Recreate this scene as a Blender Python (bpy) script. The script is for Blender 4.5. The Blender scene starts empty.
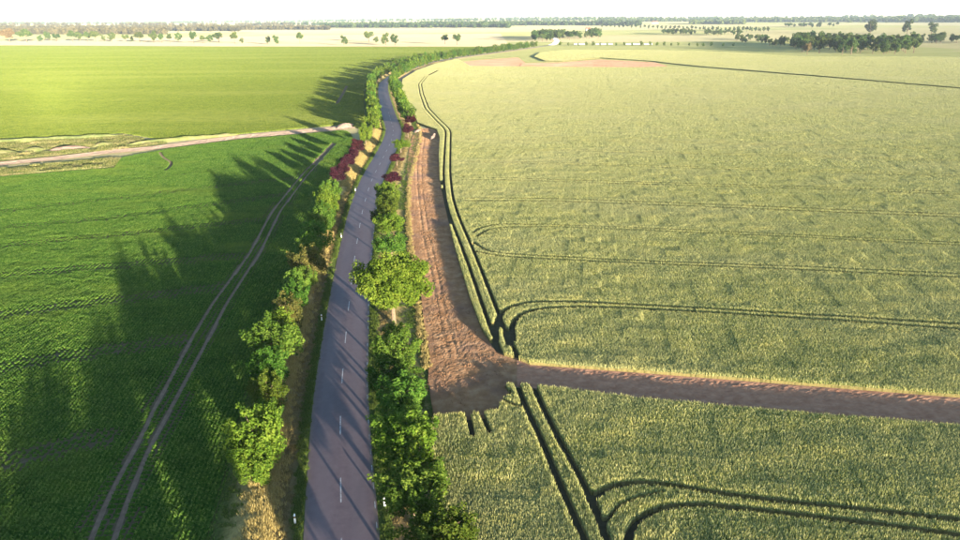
import bpy, math, random
import numpy as np
from mathutils import Matrix, Vector
random.seed(5); RNG = np.random.default_rng(11)
S = bpy.context.scene; COL = S.collection

# ------------------------------------------------------------------ camera, sky, sun, exposure
FPX, CAM_H, PITCH, ROLL = 680.0, 45.0, math.atan(251/680), math.atan(.0094)
_c, _s = math.cos(PITCH), math.sin(PITCH)
FW = np.array([0, _c, -_s]); _R0 = np.array([1., 0, 0]); _U0 = np.array([0, _s, _c])
RT = _R0*math.cos(ROLL) - _U0*math.sin(ROLL); UP = _U0*math.cos(ROLL) + _R0*math.sin(ROLL)
cam_d = bpy.data.cameras.new('camera'); cam = bpy.data.objects.new('camera', cam_d); COL.objects.link(cam)
M4 = Matrix.Identity(4)
for i in range(3):
    M4[i][0], M4[i][1], M4[i][2] = RT[i], UP[i], -FW[i]
M4[2][3] = CAM_H
cam.matrix_world = M4
cam_d.sensor_width = 36; cam_d.lens = 36*FPX/960; cam_d.clip_start = .5; cam_d.clip_end = 60000
S.camera = cam

SUN_EL, SUN_AZ = math.radians(4.8), math.radians(31.5)        # sun behind the camera, to the right
to_sun = Vector((math.sin(SUN_AZ)*math.cos(SUN_EL), -math.cos(SUN_AZ)*math.cos(SUN_EL), math.sin(SUN_EL)))
w = bpy.data.worlds.new('World'); S.world = w; w.use_nodes = True
nt = w.node_tree; bg = nt.nodes['Background']
sky = nt.nodes.new('ShaderNodeTexSky'); sky.sky_type = 'NISHITA'; sky.sun_disc = False
sky.sun_elevation = SUN_EL; sky.sun_rotation = math.pi - SUN_AZ
sky.air_density = 0.8; sky.dust_density = 0.2; sky.ozone_density = 1.6
nt.links.new(sky.outputs[0], bg.inputs[0]); bg.inputs[1].default_value = .15
sd = bpy.data.lights.new('sun', 'SUN'); sd.energy = 5.0; sd.angle = math.radians(.53); sd.color = (1, .88, .71)
sun = bpy.data.objects.new('sun', sd); COL.objects.link(sun)
sun.rotation_euler = to_sun.to_track_quat('Z', 'Y').to_euler(); sun.location = (200, -300, 120)
S.view_settings.view_transform = 'Standard'; S.view_settings.look = 'None'
S.view_settings.exposure = 2.15; S.view_settings.gamma = 1.0

# ------------------------------------------------------------------ pixel -> ground
def smooth(a, b, x):
    t = np.clip((np.asarray(x, float)-a)/(b-a), 0, 1); return t*t*(3-2*t)
def terrain(x, y):
    d = np.hypot(x, y); az = np.arctan2(x, y)
    r = smooth(1900, 9000, d)*34
    n = np.sin(az*9+1.3)*.5 + np.sin(az*17+d/1500)*.3 + np.sin(az*31+2+d/900)*.2
    return r + n*smooth(2600, 6500, d)*9
def ray(x, y): return FW*FPX + RT*(x-480) - UP*(y-270)
def G(x, y):
    d = ray(x, y); t = -CAM_H/d[2]; return np.array([d[0]*t, d[1]*t])
def GT(x, y):
    """first hit of a pixel's ray with the rising far ground"""
    d = ray(x, y); d = d/np.hypot(d[0], d[1])
    t = np.arange(1000, 14000, 10.)
    z = CAM_H + d[2]*t
    h = np.nonzero(z <= terrain(d[0]*t, d[1]*t))[0]
    t0 = t[h[0]] if len(h) else 9000.
    return np.array([d[0]*t0, d[1]*t0, float(terrain(d[0]*t0, d[1]*t0))])
def GT9(pts):
    out = []
    for p in pts:
        d = ray(*p); t = -(CAM_H-.85)/d[2]; out.append((d[0]*t, d[1]*t))
    return np.array(out)
def GL(pts): return np.array([G(*p) for p in pts])
def proj(X, Y, Z=0):
    v = np.stack([X, Y, np.zeros_like(X)+Z-CAM_H], -1); z = v@FW
    zz = np.where(z > 1, z, 1)
    return 480+FPX*(v@RT)/zz, 270-FPX*(v@UP)/zz, z

# ------------------------------------------------------------------ materials
def mat(name):
    m = bpy.data.materials.new(name); m.use_nodes = True
    t = m.node_tree; t.nodes.clear()
    o = t.nodes.new('ShaderNodeOutputMaterial'); return m, t, o
class N:
    def __init__(s, t): s.t = t
    def n(s, typ, **kw):
        x = s.t.nodes.new(typ)
        for k, v in kw.items(): setattr(x, k, v)
        return x
    def l(s, a, b): s.t.links.new(a, b)
    def noise(s, vec, scale, detail=4, rough=.6):
        x = s.n('ShaderNodeTexNoise'); x.inputs['Scale'].default_value = scale
        x.inputs['Detail'].default_value = detail; x.inputs['Roughness'].default_value = rough
        if vec is not None: s.l(vec, x.inputs['Vector'])
        return x.outputs[0]
    def ramp(s, fac, stops):
        x = s.n('ShaderNodeValToRGB'); e = x.color_ramp.elements
        while len(e) < len(stops): e.new(.5)
        for q, (p, c) in zip(e, stops): q.position = p; q.color = (*c, 1)
        s.l(fac, x.inputs[0]); return x.outputs[0]
    def mix(s, fac, a, b, mode='MIX'):
        x = s.n('ShaderNodeMix', data_type='RGBA', blend_type=mode)
        for v, k in ((fac, 0), (a, 6), (b, 7)):
            if hasattr(v, 'is_linked'): s.l(v, x.inputs[k])
            elif k == 0: x.inputs[0].default_value = v
            else: x.inputs[k].default_value = (*v, 1)
        return x.outputs[2]
    def math(s, op, a, b=0.):
        x = s.n('ShaderNodeMath', operation=op)
        for i, v in enumerate((a, b)):
            if hasattr(v, 'is_linked'): s.l(v, x.inputs[i])
            else: x.inputs[i].default_value = v
        return x.outputs[0]
    def pos(s): return s.n('ShaderNodeNewGeometry').outputs['Position']
    def attr(s, name): return s.n('ShaderNodeAttribute', attribute_name=name).outputs['Fac']
    def scaled(s, vec, v):
        x = s.n('ShaderNodeVectorMath', operation='MULTIPLY'); s.l(vec, x.inputs[0]); x.inputs[1].default_value = v
        return x.outputs[0]
    def bump(s, h, strength, dist):
        x = s.n('ShaderNodeBump'); x.inputs['Strength'].default_value = strength; x.inputs['Distance'].default_value = dist
        s.l(h, x.inputs['Height']); return x.outputs[0]

def leaf_mat(name, stops, transl=.3, big=None, obj_rand=0., rough=.9):
    """foliage: colour by leaf, slow drift over the ground, thin translucency"""
    m, t, o = mat(name); k = N(t)
    col = k.ramp(k.attr('rnd'), stops)
    if big:
        (sc, c2, lo, hi) = big
        f = k.noise(k.scaled(k.pos(), sc), 1., 3)
        mr = k.n('ShaderNodeMapRange'); k.l(f, mr.inputs[0]); mr.inputs[1].default_value = lo; mr.inputs[2].default_value = hi
        col = k.mix(mr.outputs[0], col, c2)
        f3 = k.ramp(k.noise(k.scaled(k.pos(), (.16, .30, 0)), 1., 5, .65), [(.32, (.72, .78, .78)), (.5, (1, 1, 1)), (.7, (1.18, 1.12, 1.0))])     # patches of thinner and thicker growth
        col = k.mix(1., col, f3, 'MULTIPLY')
    if obj_rand:
        r = k.n('ShaderNodeObjectInfo').outputs['Random']
        hsv = k.n('ShaderNodeHueSaturation')
        k.l(k.math('ADD', k.math('MULTIPLY', r, .05*obj_rand), .5-.025*obj_rand), hsv.inputs['Hue'])
        k.l(k.math('ADD', k.math('MULTIPLY', k.math('FRACT', k.math('MULTIPLY', r, 7.3)), .6*obj_rand), 1-.2*obj_rand), hsv.inputs['Value'])
        k.l(col, hsv.inputs['Color']); col = hsv.outputs[0]
    d = k.n('ShaderNodeBsdfDiffuse'); d.inputs['Roughness'].default_value = rough; k.l(col, d.inputs[0])
    tr = k.n('ShaderNodeBsdfTranslucent'); k.l(k.mix(.5, col, (.35, .42, .05), 'MULTIPLY') if False else col, tr.inputs[0])
    ms = k.n('ShaderNodeMixShader'); ms.inputs[0].default_value = transl
    k.l(d.outputs[0], ms.inputs[1]); k.l(tr.outputs[0], ms.inputs[2]); k.l(ms.outputs[0], o.inputs[0])
    return m

def ground_mat(name, stops, scale=(1, 1, 1), sc=1., bump=None, detail=6, rough=1., second=None):
    m, t, o = mat(name); k = N(t)
    p = k.scaled(k.pos(), scale)
    col = k.ramp(k.noise(p, sc, detail, .65), stops)
    if second:
        (s2, c2, lo, hi, f2) = second
        mr = k.n('ShaderNodeMapRange'); k.l(k.noise(k.scaled(k.pos(), s2), 1., 4), mr.inputs[0])
        mr.inputs[1].default_value = lo; mr.inputs[2].default_value = hi; mr.inputs[4].default_value = f2
        col = k.mix(mr.outputs[0], col, c2)
    d = k.n('ShaderNodeBsdfDiffuse'); d.inputs['Roughness'].default_value = rough; k.l(col, d.inputs[0])
    if bump:
        (bs, st, di) = bump
        k.l(k.bump(k.noise(k.pos(), bs, 5, .7), st, di), d.inputs['Normal'])
    k.l(d.outputs[0], o.inputs[0]); return m

def plain(name, c, rough=.6, spec=.3):
    m, t, o = mat(name); k = N(t)
    b = k.n('ShaderNodeBsdfPrincipled'); b.inputs['Roughness'].default_value = rough
    b.inputs['Specular IOR Level'].default_value = spec
    k.l(k.ramp(k.noise(k.pos(), 6., 4), [(.3, tuple(x*.85 for x in c)), (.7, tuple(min(1, x*1.1) for x in c))]), b.inputs['Base Color'])
    k.l(b.outputs[0], o.inputs[0]); return m

MT = {}
# ground cover
MT['soil'] = ground_mat('soil', [(.3, (.06, .055, .03)), (.7, (.10, .085, .05))], sc=1.5, bump=(6., .6, .1))
MT['beet_soil'] = ground_mat('beet_soil', [(.3, (.10, .085, .05)), (.7, (.16, .125, .08))], sc=2., bump=(8., .5, .06))
MT['dirt'] = ground_mat('dirt', [(.28, (.22, .115, .055)), (.5, (.30, .165, .085)), (.72, (.40, .25, .14))], sc=.55, detail=8, bump=(5., .5, .08),
                        second=((.12, .12, 1), (.17, .105, .085), .5, .68, .7))
MT['path'] = ground_mat('path', [(.3, (.31, .15, .09)), (.7, (.47, .26, .16))], sc=.8, bump=(5., .4, .06))
MT['pale_dirt'] = ground_mat('pale_dirt', [(.3, (.24, .17, .12)), (.7, (.36, .26, .19))], sc=.3, bump=(2., .7, .2))
MT['far_soil'] = ground_mat('far_soil', [(.35, (.25, .14, .085)), (.65, (.34, .205, .135))], scale=(.5, 1, 1), sc=.06, bump=(.6, .6, .4))
# crops
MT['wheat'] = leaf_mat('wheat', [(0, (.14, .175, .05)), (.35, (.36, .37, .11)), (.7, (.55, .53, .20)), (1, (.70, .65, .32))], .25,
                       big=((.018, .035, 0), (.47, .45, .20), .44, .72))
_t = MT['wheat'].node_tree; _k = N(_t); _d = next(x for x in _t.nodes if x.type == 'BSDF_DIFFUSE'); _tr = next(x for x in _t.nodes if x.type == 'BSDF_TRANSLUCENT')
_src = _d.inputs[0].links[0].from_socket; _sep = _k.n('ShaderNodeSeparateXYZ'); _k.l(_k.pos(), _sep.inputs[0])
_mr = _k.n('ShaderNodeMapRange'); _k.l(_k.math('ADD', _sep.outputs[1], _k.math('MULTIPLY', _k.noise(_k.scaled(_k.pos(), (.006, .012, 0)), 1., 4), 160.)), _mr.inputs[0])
_mr.inputs[1].default_value = 150; _mr.inputs[2].default_value = 480; _mr.inputs[4].default_value = .36      # paler with distance: far haze painted into the crop colour
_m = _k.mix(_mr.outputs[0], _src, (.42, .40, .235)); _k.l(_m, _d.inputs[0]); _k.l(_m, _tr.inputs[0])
MT['wheat_stalk'] = leaf_mat('wheat_stalk', [(0, (.13, .115, .04)), (1, (.25, .205, .08))], .1)
MT['beet'] = leaf_mat('beet', [(0, (.04, .10, .015)), (.5, (.085, .17, .025)), (1, (.18, .27, .05))], .25,
                      big=((.03, .06, 0), (.15, .21, .035), .52, .8))
MT['green_crop'] = leaf_mat('green_crop', [(0, (.08, .12, .016)), (.5, (.145, .185, .027)), (1, (.20, .235, .045))], .25,
                            big=((.004, .02, 0), (.185, .215, .045), .45, .75))
MT['dry_grass'] = leaf_mat('dry_grass', [(0, (.25, .19, .06)), (.5, (.44, .34, .12)), (1, (.60, .49, .22))], .25)
MT['verge_grass'] = leaf_mat('verge_grass', [(0, (.05, .09, .015)), (.6, (.11, .16, .03)), (1, (.22, .25, .07))], .25)
MT['brown_grass'] = leaf_mat('brown_grass', [(0, (.15, .11, .045)), (.6, (.25, .19, .075)), (1, (.36, .28, .11))], .2)
# leaves
MT['leaf_green'] = leaf_mat('leaf_green', [(0, (.03, .066, .010)), (.5, (.07, .125, .017)), (1, (.145, .205, .032))], .3, obj_rand=1.)
MT['leaf_lime'] = leaf_mat('leaf_lime', [(0, (.045, .085, .010)), (.5, (.105, .165, .018)), (1, (.20, .25, .035))], .3, obj_rand=.4)
MT['leaf_olive'] = leaf_mat('leaf_olive', [(0, (.05, .06, .015)), (.5, (.10, .10, .025)), (1, (.17, .15, .04))], .25, obj_rand=.5)
MT['leaf_plum'] = leaf_mat('leaf_plum', [(0, (.022, .009, .012)), (.5, (.045, .014, .018)), (1, (.095, .028, .032))], .25, obj_rand=.8)
MT['leaf_far'] = leaf_mat('leaf_far', [(0, (.03, .055, .016)), (.5, (.06, .095, .024)), (1, (.12, .15, .04))], .15, obj_rand=1.)
MT['leaf_far_rust'] = leaf_mat('leaf_far_rust', [(0, (.10, .07, .03)), (1, (.22, .16, .07))], .15, obj_rand=.6)
MT['bark'] = ground_mat('bark', [(.3, (.10, .075, .05)), (.7, (.30, .22, .14))], scale=(1, 1, .25), sc=14., bump=(20., .8, .03))
MT['white_paint'] = plain('white_paint', (.80, .80, .78), .5)
MT['black_paint'] = plain('black_paint', (.03, .03, .032), .5)
MT['reflector'] = plain('reflector', (.75, .42, .08), .2, .6)
MT['roof_red'] = plain('roof_red', (.34, .11, .07), .8)
MT['wall_pale'] = plain('wall_pale', (.62, .56, .47), .9)
MT['window_dark'] = plain('window_dark', (.03, .035, .045), .2, .6)
MT['film_white'] = plain('film_white', (.55, .54, .50), .35, .5)

def road_mat():
    m, t, o = mat('asphalt'); k = N(t)
    lat = k.attr('lat'); p = k.pos()
    col = k.ramp(k.noise(p, 1.2, 8, .7), [(.3, (.120, .082, .088)), (.7, (.168, .118, .122))])
    wheel = k.math('ABSOLUTE', k.math('SUBTRACT', k.math('ABSOLUTE', lat), 1.75))     # the two polished wheel paths of each lane
    mr = k.n('ShaderNodeMapRange'); k.l(wheel, mr.inputs[0]); mr.inputs[1].default_value = 1.1; mr.inputs[2].default_value = .5
    mr.inputs[4].default_value = .45
    col = k.mix(mr.outputs[0], col, (.162, .124, .132))
    st = k.n('ShaderNodeMapRange'); k.l(k.noise(k.scaled(p, (.35, .06, 1)), 1., 4), st.inputs[0]); st.inputs[1].default_value = .5; st.inputs[2].default_value = .75
    st.inputs[4].default_value = .4
    col = k.mix(st.outputs[0], col, (.085, .066, .078))
    ed = k.n('ShaderNodeMapRange'); k.l(k.math('ADD', k.math('ABSOLUTE', lat), k.math('MULTIPLY', k.noise(p, 1.1, 6, .75), .9)), ed.inputs[0])
    ed.inputs[1].default_value = 3.45; ed.inputs[2].default_value = 3.95; ed.inputs[4].default_value = .7
    col = k.mix(ed.outputs[0], col, (.17, .125, .085))                      # soil carried onto the edges
    b = k.n('ShaderNodeBsdfPrincipled'); b.inputs['Roughness'].default_value = .72; b.inputs['Specular IOR Level'].default_value = .35
    k.l(col, b.inputs['Base Color']); k.l(k.bump(k.noise(p, 30., 3), .25, .02), b.inputs['Normal'])
    k.l(b.outputs[0], o.inputs[0]); return m
MT['asphalt'] = road_mat()

def verge_mat():
    m, t, o = mat('verge'); k = N(t)
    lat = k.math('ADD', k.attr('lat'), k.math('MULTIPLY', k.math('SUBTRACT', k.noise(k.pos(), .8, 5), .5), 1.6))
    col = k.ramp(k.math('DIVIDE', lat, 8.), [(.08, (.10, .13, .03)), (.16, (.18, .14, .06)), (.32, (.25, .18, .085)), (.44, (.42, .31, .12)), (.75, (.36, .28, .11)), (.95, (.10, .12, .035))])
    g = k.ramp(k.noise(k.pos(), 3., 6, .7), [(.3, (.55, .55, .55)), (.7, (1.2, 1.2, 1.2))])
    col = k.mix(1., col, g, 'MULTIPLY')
    d = k.n('ShaderNodeBsdfDiffuse'); d.inputs['Roughness'].default_value = 1; k.l(col, d.inputs[0])
    k.l(k.bump(k.noise(k.pos(), 6., 5), .8, .12), d.inputs['Normal']); k.l(d.outputs[0], o.inputs[0]); return m
MT['verge'] = verge_mat()

def land_mat():
    """distant farmland: a patchwork of ripe, green and mown fields"""
    m, t, o = mat('farmland'); k = N(t)
    p = k.scaled(k.pos(), (1/900., 1/520., 0))
    v = k.n('ShaderNodeTexVoronoi', feature='F1', distance='CHEBYCHEV'); v.inputs['Scale'].default_value = 1.; v.inputs['Randomness'].default_value = .9
    k.l(p, v.inputs['Vector'])
    sep = k.n('ShaderNodeSeparateColor'); k.l(v.outputs['Color'], sep.inputs[0])
    col = k.ramp(sep.outputs[0], [(0, (.28, .25, .12)), (.35, (.33, .29, .15)), (.36, (.24, .26, .09)), (.55, (.27, .27, .10)), (.56, (.38, .33, .19)), (.8, (.35, .31, .17)), (.81, (.17, .21, .07)), (1, (.20, .22, .075))])
    col = k.mix(.35, col, k.ramp(k.noise(k.scaled(k.pos(), (.01, .03, 0)), 1., 6), [(.3, (.24, .22, .09)), (.7, (.40, .35, .18))]))
    d = k.n('ShaderNodeBsdfDiffuse'); d.inputs['Roughness'].default_value = 1; k.l(col, d.inputs[0])
    k.l(k.bump(k.noise(k.pos(), .8, 5, .75), 1., .7), d.inputs['Normal']); k.l(d.outputs[0], o.inputs[0]); return m
MT['farmland'] = land_mat()
def straw_mat():
    return ground_mat('ripe_barley', [(.3, (.32, .26, .15)), (.7, (.44, .37, .22))], scale=(.3, 1, 1), sc=.03, bump=(.9, 1., .6))
MT['barley'] = straw_mat()

# ------------------------------------------------------------------ mesh helpers
def mesh(name, V, F, m=None, rnd=None, lat=None, smooth_=False, fmat=None, mats=None):
    me = bpy.data.meshes.new(name); V = np.asarray(V, np.float32)
    me.from_pydata(V.tolist() if len(V) < 5 else V, [], F if isinstance(F, list) else F.tolist())
    for x in (mats or [m]): me.materials.append(x)
    if rnd is not None:
        a = me.attributes.new('rnd', 'FLOAT', 'FACE'); a.data.foreach_set('value', np.asarray(rnd, np.float32))
    if lat is not None:
        a = me.attributes.new('lat', 'FLOAT', 'POINT'); a.data.foreach_set('value', np.asarray(lat, np.float32))
    if fmat is not None: me.polygons.foreach_set('material_index', np.asarray(fmat, np.int32))
    if smooth_: me.polygons.foreach_set('use_smooth', [True]*len(me.polygons))
    me.update(); return me
def link(name, me, parent=None, loc=(0, 0, 0)):
    o = bpy.data.objects.new(name, me); COL.objects.link(o); o.location = loc
    if parent: o.parent = parent
    return o
def tag(o, label=None, cat=None, group=None, kind=None):
    if label: o['label'] = label
    if cat: o['category'] = cat
    if group: o['group'] = group
    if kind: o['kind'] = kind
    return o
class MB:
    """collects boxes, tubes and sheets into one mesh"""
    def __init__(s): s.v = []; s.f = []
    def add(s, V, F):
        b = len(s.v); s.v += [tuple(p) for p in V]; s.f += [tuple(i+b for i in f) for f in F]
    def box(s, x0, x1, y0, y1, z0, z1):
        s.add([(x, y, z) for z in (z0, z1) for y in (y0, y1) for x in (x0, x1)],
              [(0, 2, 3, 1), (4, 5, 7, 6), (0, 1, 5, 4), (2, 6, 7, 3), (0, 4, 6, 2), (1, 3, 7, 5)])
    def tube(s, pts, rad, n=6):
        V = []; F = []
        for i, (p, r) in enumerate(zip(pts, rad)):
            d = Vector(pts[min(i+1, len(pts)-1)]) - Vector(pts[max(i-1, 0)]); d.normalize()
            a = d.orthogonal().normalized(); b = d.cross(a)
            for q in range(n):
                t = 2*math.pi*q/n; V.append(Vector(p)+(a*math.cos(t)+b*math.sin(t))*r)
        for i in range(len(pts)-1):
            for q in range(n):
                F.append((i*n+q, i*n+(q+1) % n, (i+1)*n+(q+1) % n, (i+1)*n+q))
        F.append(tuple(range(n-1, -1, -1))); F.append(tuple((len(pts)-1)*n+q for q in range(n)))
        s.add(V, F)
    def mesh(s, name, m): return mesh(name, s.v, s.f, m)
def poly_sheet(name, pts, z, m):
    """flat sheet from a ground polygon"""
    from mathutils.geometry import tessellate_polygon
    P = [Vector((p[0], p[1], z)) for p in pts]
    tris = tessellate_polygon([P])
    F = []
    for t in tris:
        a, b, c = (P[i] for i in t)
        F.append(tuple(t) if (b-a).cross(c-a).z > 0 else tuple(reversed(t)))
    o = link(name, mesh(name, P, F, m)); tag(o, kind='structure'); return o
def vnoise(x, y, seed=0):
    """cheap smooth value noise"""
    def h(i, j):
        n = np.sin(i*127.1+j*311.7+seed*74.7)*43758.5453; return n-np.floor(n)
    i, j = np.floor(x), np.floor(y); u, v = x-i, y-j; u = u*u*(3-2*u); v = v*v*(3-2*v)
    return (h(i, j)*(1-u)+h(i+1, j)*u)*(1-v) + (h(i, j+1)*(1-u)+h(i+1, j+1)*u)*v
def resample(P, step):
    P = np.asarray(P, float); d = np.r_[0, np.cumsum(np.hypot(*np.diff(P, axis=0).T))]
    n = max(2, int(d[-1]/step)+1); s = np.linspace(0, d[-1], n)
    return np.stack([np.interp(s, d, P[:, 0]), np.interp(s, d, P[:, 1])], 1)
def smooth_line(P, step, passes=3):
    Q = resample(P, step)
    for _ in range(passes):
        R = Q.copy(); R[1:-1] = (Q[:-2]+2*Q[1:-1]+Q[2:])/4; Q = R
    return Q
def normals(P):
    t = np.gradient(P, axis=0); t /= np.hypot(t[:, 0], t[:, 1])[:, None]
    return t, np.stack([t[:, 1], -t[:, 0]], 1)          # tangent, right-hand normal
def ribbon(name, line, offs, zs, m, parent=None, kind='structure', latscale=1.):
    t, n = normals(line); k = len(offs); V = []; L = []
    for p, q in zip(line, n):
        for o_, z in zip(offs, zs):
            V.append((p[0]+q[0]*o_, p[1]+q[1]*o_, z)); L.append(o_*latscale)
    F = [(i*k+j, i*k+j+1, (i+1)*k+j+1, (i+1)*k+j) for i in range(len(line)-1) for j in range(k-1)]
    o = link(name, mesh(name, V, F, m, lat=L), parent)
    if kind and not parent: o['kind'] = kind
    return o
def inside(P, poly):
    x, y = P[:, 0], P[:, 1]; r = np.zeros(len(P), bool); n = len(poly)
    for i in range(n):
        (x1, y1), (x2, y2) = poly[i], poly[(i+1) % n]
        if y1 == y2: continue
        c = ((y1 > y) != (y2 > y)) & (x < (x2-x1)*(y-y1)/(y2-y1)+x1); r ^= c
    return r
def seg_dist(P, line, closed=False):
    A = np.asarray(line); B = np.roll(A, -1, 0) if closed else A[1:]; A = A if closed else A[:-1]
    out = np.full(len(P), 1e9)
    for a, b in zip(A, B):
        d = b-a; L = d@d
        if L < 1e-9: continue
        t = np.clip(((P-a)@d)/L, 0, 1); q = P-(a+t[:, None]*d)
        out = np.minimum(out, np.hypot(q[:, 0], q[:, 1]))
    return out

# ------------------------------------------------------------------ ground to the horizon
def build_ground():
    rad = [0, 200, 500, 900, 1300, 1600, 1900] + [1900*1.075**i for i in range(1, 30)]
    na = 180; V = [(0, 0, 0)]; F = []
    for r in rad[1:]:
        for a in range(na):
            t = 2*math.pi*a/na; x, y = r*math.sin(t), r*math.cos(t); V.append((x, y, float(terrain(x, y))))
    for a in range(na): F.append((0, 1+(a+1) % na, 1+a))
    for i in range(len(rad)-2):
        for a in range(na):
            b = (a+1) % na; F.append((1+i*na+a, 1+i*na+b, 1+(i+1)*na+b, 1+(i+1)*na+a))
    o = link('ground', mesh('ground', V, F, MT['farmland'], smooth_=True)); tag(o, kind='structure'); return rad[-1]
GROUND_R = build_ground()

# ------------------------------------------------------------------ road
EDGE = [(540, 303.8, 379.5), (472, 306.8, 374.3), (405, 311, 368), (365, 318.7, 368), (340, 322, 368.7), (300, 329, 370), (260, 337.5, 371), (230, 345.7, 372.5),
        (210, 349, 376), (180, 361, 382), (160, 372, 392.5), (140, 384, 400), (130, 386, 402), (120, 383, 398), (110, 381, 394), (100, 379.5, 390), (90, 379, 387), (83, 380.5, 387)]
rc = [(G(a, y)+G(b, y))/2 for y, a, b in EDGE]
d0 = rc[0]-rc[2]; d0 = d0/np.hypot(*d0)
pre = [rc[0]+d0*t for t in (200, 150, 100, 50, 20)]
post = [np.array(p, float) for p in [(-73, 600), (-68, 680), (-54, 790), (-24, 895), (20, 1003), (68, 1125), (108, 1222), (128, 1270), (143, 1340), (166, 1500), (192, 1800)]]
ROAD = smooth_line(pre+rc+post, 3., 14)
RS = np.r_[0, np.cumsum(np.hypot(*np.diff(ROAD, axis=0).T))]
RT_, RN = normals(ROAD)
def road_at(Y, off):
    i = int(np.argmin(np.abs(ROAD[:, 1]-Y))); return ROAD[i]+RN[i]*off
HW = 3.45
NSHEEN = int(np.argmin(np.abs(ROAD[:, 1]-1285)))
MT['concrete'] = ground_mat('concrete', [(.3, (.62, .60, .56)), (.7, (.74, .72, .68))], sc=.3)  # far road end painted white, standing in for grazing sky reflection
ribbon('concrete_road', ROAD[NSHEEN:], [-5.5, -5, 5, 5.5], [0, .14, .14, 0], MT['concrete'])
road = ribbon('road', ROAD[:NSHEEN+1], [-HW-.1, -HW, -1.8, 0, 1.8, HW, HW+.1], [0, .10, .125, .15, .125, .10, 0], MT['asphalt'])
LV_O, LV_Z = [-HW-.02, -4.4, -5.8, -7.4, -8.6, -10, -12.6], [.075, .07, .16, .85, 1.0, .8, .022]      # the left trees stand on a low bank
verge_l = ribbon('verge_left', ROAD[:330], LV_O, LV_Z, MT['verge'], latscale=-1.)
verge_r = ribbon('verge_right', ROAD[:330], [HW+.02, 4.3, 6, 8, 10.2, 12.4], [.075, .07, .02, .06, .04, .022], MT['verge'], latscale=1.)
for vo in (verge_l, verge_r):
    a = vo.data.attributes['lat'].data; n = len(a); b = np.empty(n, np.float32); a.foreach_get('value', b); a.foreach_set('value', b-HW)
# centre dashes (worn) and the broken line along the right edge
paint, t_, o_ = mat('worn_paint'); k_ = N(t_)
b_ = k_.n('ShaderNodeBsdfPrincipled'); b_.inputs['Roughness'].default_value = .6
k_.l(k_.ramp(k_.noise(k_.pos(), 3.5, 6, .75), [(.36, (.16, .13, .14)), (.58, (.55, .52, .50))]), b_.inputs['Base Color']); k_.l(b_.outputs[0], o_.inputs[0])
def dash_at(s, L, W, off, z, name):
    i = np.searchsorted(RS, s); p = ROAD[i]; t, n = RT_[i], RN[i]
    me = DASH.get((L, W))
    if me is None:
        nx = 5; V = []; F = []
        for j in range(nx+1):
            jw = W*(.8+.4*random.random())/2
            V += [(-jw, -L/2+L*j/nx, 0), (jw, -L/2+L*j/nx, 0)]
        F = [(2*j, 2*j+1, 2*j+3, 2*j+2) for j in range(nx)]
        me = DASH[(L, W)] = mesh(name, V, F, paint)
    o = link(name, me, road, (p[0]+n[0]*off, p[1]+n[1]*off, z)); o.rotation_euler.z = math.atan2(-t[0], t[1])
DASH = {}
s_first = RS[np.argmin(np.abs(ROAD[:, 1]-G(340.5, 499)[1]))]
for i in range(-2, 26): dash_at(s_first+i*12.0, 4.0, .115, 0, .156, 'centre_dash')
for i in range(70): dash_at(s_first-14+i*1.9, 1.05, .09, HW-.16, .1125, 'edge_dash')

# ------------------------------------------------------------------ field outlines (traced on the ground)
DIRT_L = [(417, 129), (412, 138), (409, 152), (407, 170), (407.5, 195), (409.5, 220), (412, 245), (418, 270), (421.5, 300), (424, 325), (430, 356), (428, 382), (434, 413)]
DIRT_R = [(430, 128.5), (437, 131), (440, 139), (439, 157), (440, 182), (445, 207), (455, 250), (470, 300), (482, 332), (497, 354), (517, 361)]
DIRT_B = [(434, 413.5), (475, 411), (498, 408), (501, 399), (510, 389), (505, 383), (517, 382)]
PATH_N = [(517, 361), (530, 366), (640, 374), (800, 386.5), (960, 399), (1180, 417)]
PATH_S = [(517, 382), (555, 386), (640, 396.5), (788, 410), (960, 424), (1180, 447)]
ROWR = [road_at(Y, 12.2) for Y in (340, 400, 480, 560, 660, 760, 850)]
wheat_up = list(GL(DIRT_R[::-1])) + [G(418, 124), road_at(300, 11.5)] + ROWR + list(GL([(470, 66.8), (510, 67.2), (570, 67.8), (640, 68.2), (672, 67.2), (820, 78), (960, 90), (1250, 113)])) + list(GL(PATH_N[::-1]))
wheat_far = list(GL([(664, 63.2), (700, 67.0), (820, 76.7), (960, 88.7), (1300, 116), (1300, 62), (930, 57.5), (800, 57), (730, 52.5), (650, 50.5), (565, 50.5), (540, 53), (534, 57), (545, 61.4), (562, 61.6), (600, 58.3), (655, 61.8)]))
wheat_low = list(GT9(DIRT_B)) + list(GT9(PATH_S[1:])) + list(GL([(1250, 760), (470, 760)])) + [road_at(30, 10.2), road_at(50, 9.8), road_at(62, 9.6)]
LEFT_EDGE = [(232, 600), (243, 540), (252, 500), (257, 470), (262, 430), (270, 390), (281, 350), (292, 310), (303, 275), (314, 240), (325, 208), (334, 186), (343, 170), (350, 155), (356, 143), (350, 133.5)]
beet_poly = list(GL(LEFT_EDGE)) + list(GL([(345, 130.8), (300, 134.8), (240, 140), (170, 149), (122, 158), (114, 168.5), (0, 177.5), (-240, 196), (-330, 700), (215, 700)]))
green_poly = [road_at(300, -12), road_at(340, -12), road_at(400, -12.5), road_at(480, -13), road_at(600, -13), road_at(700, -13), road_at(790, -13), road_at(900, -13), road_at(1000, -13), road_at(1120, -14)] + list(GL([(500, 47.2), (240, 47), (0, 45.8), (-300, 44), (-300, 148), (0, 139), (123, 133.5), (170, 141.5), (240, 134.2), (300, 128.8), (345, 124.6)]))
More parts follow.
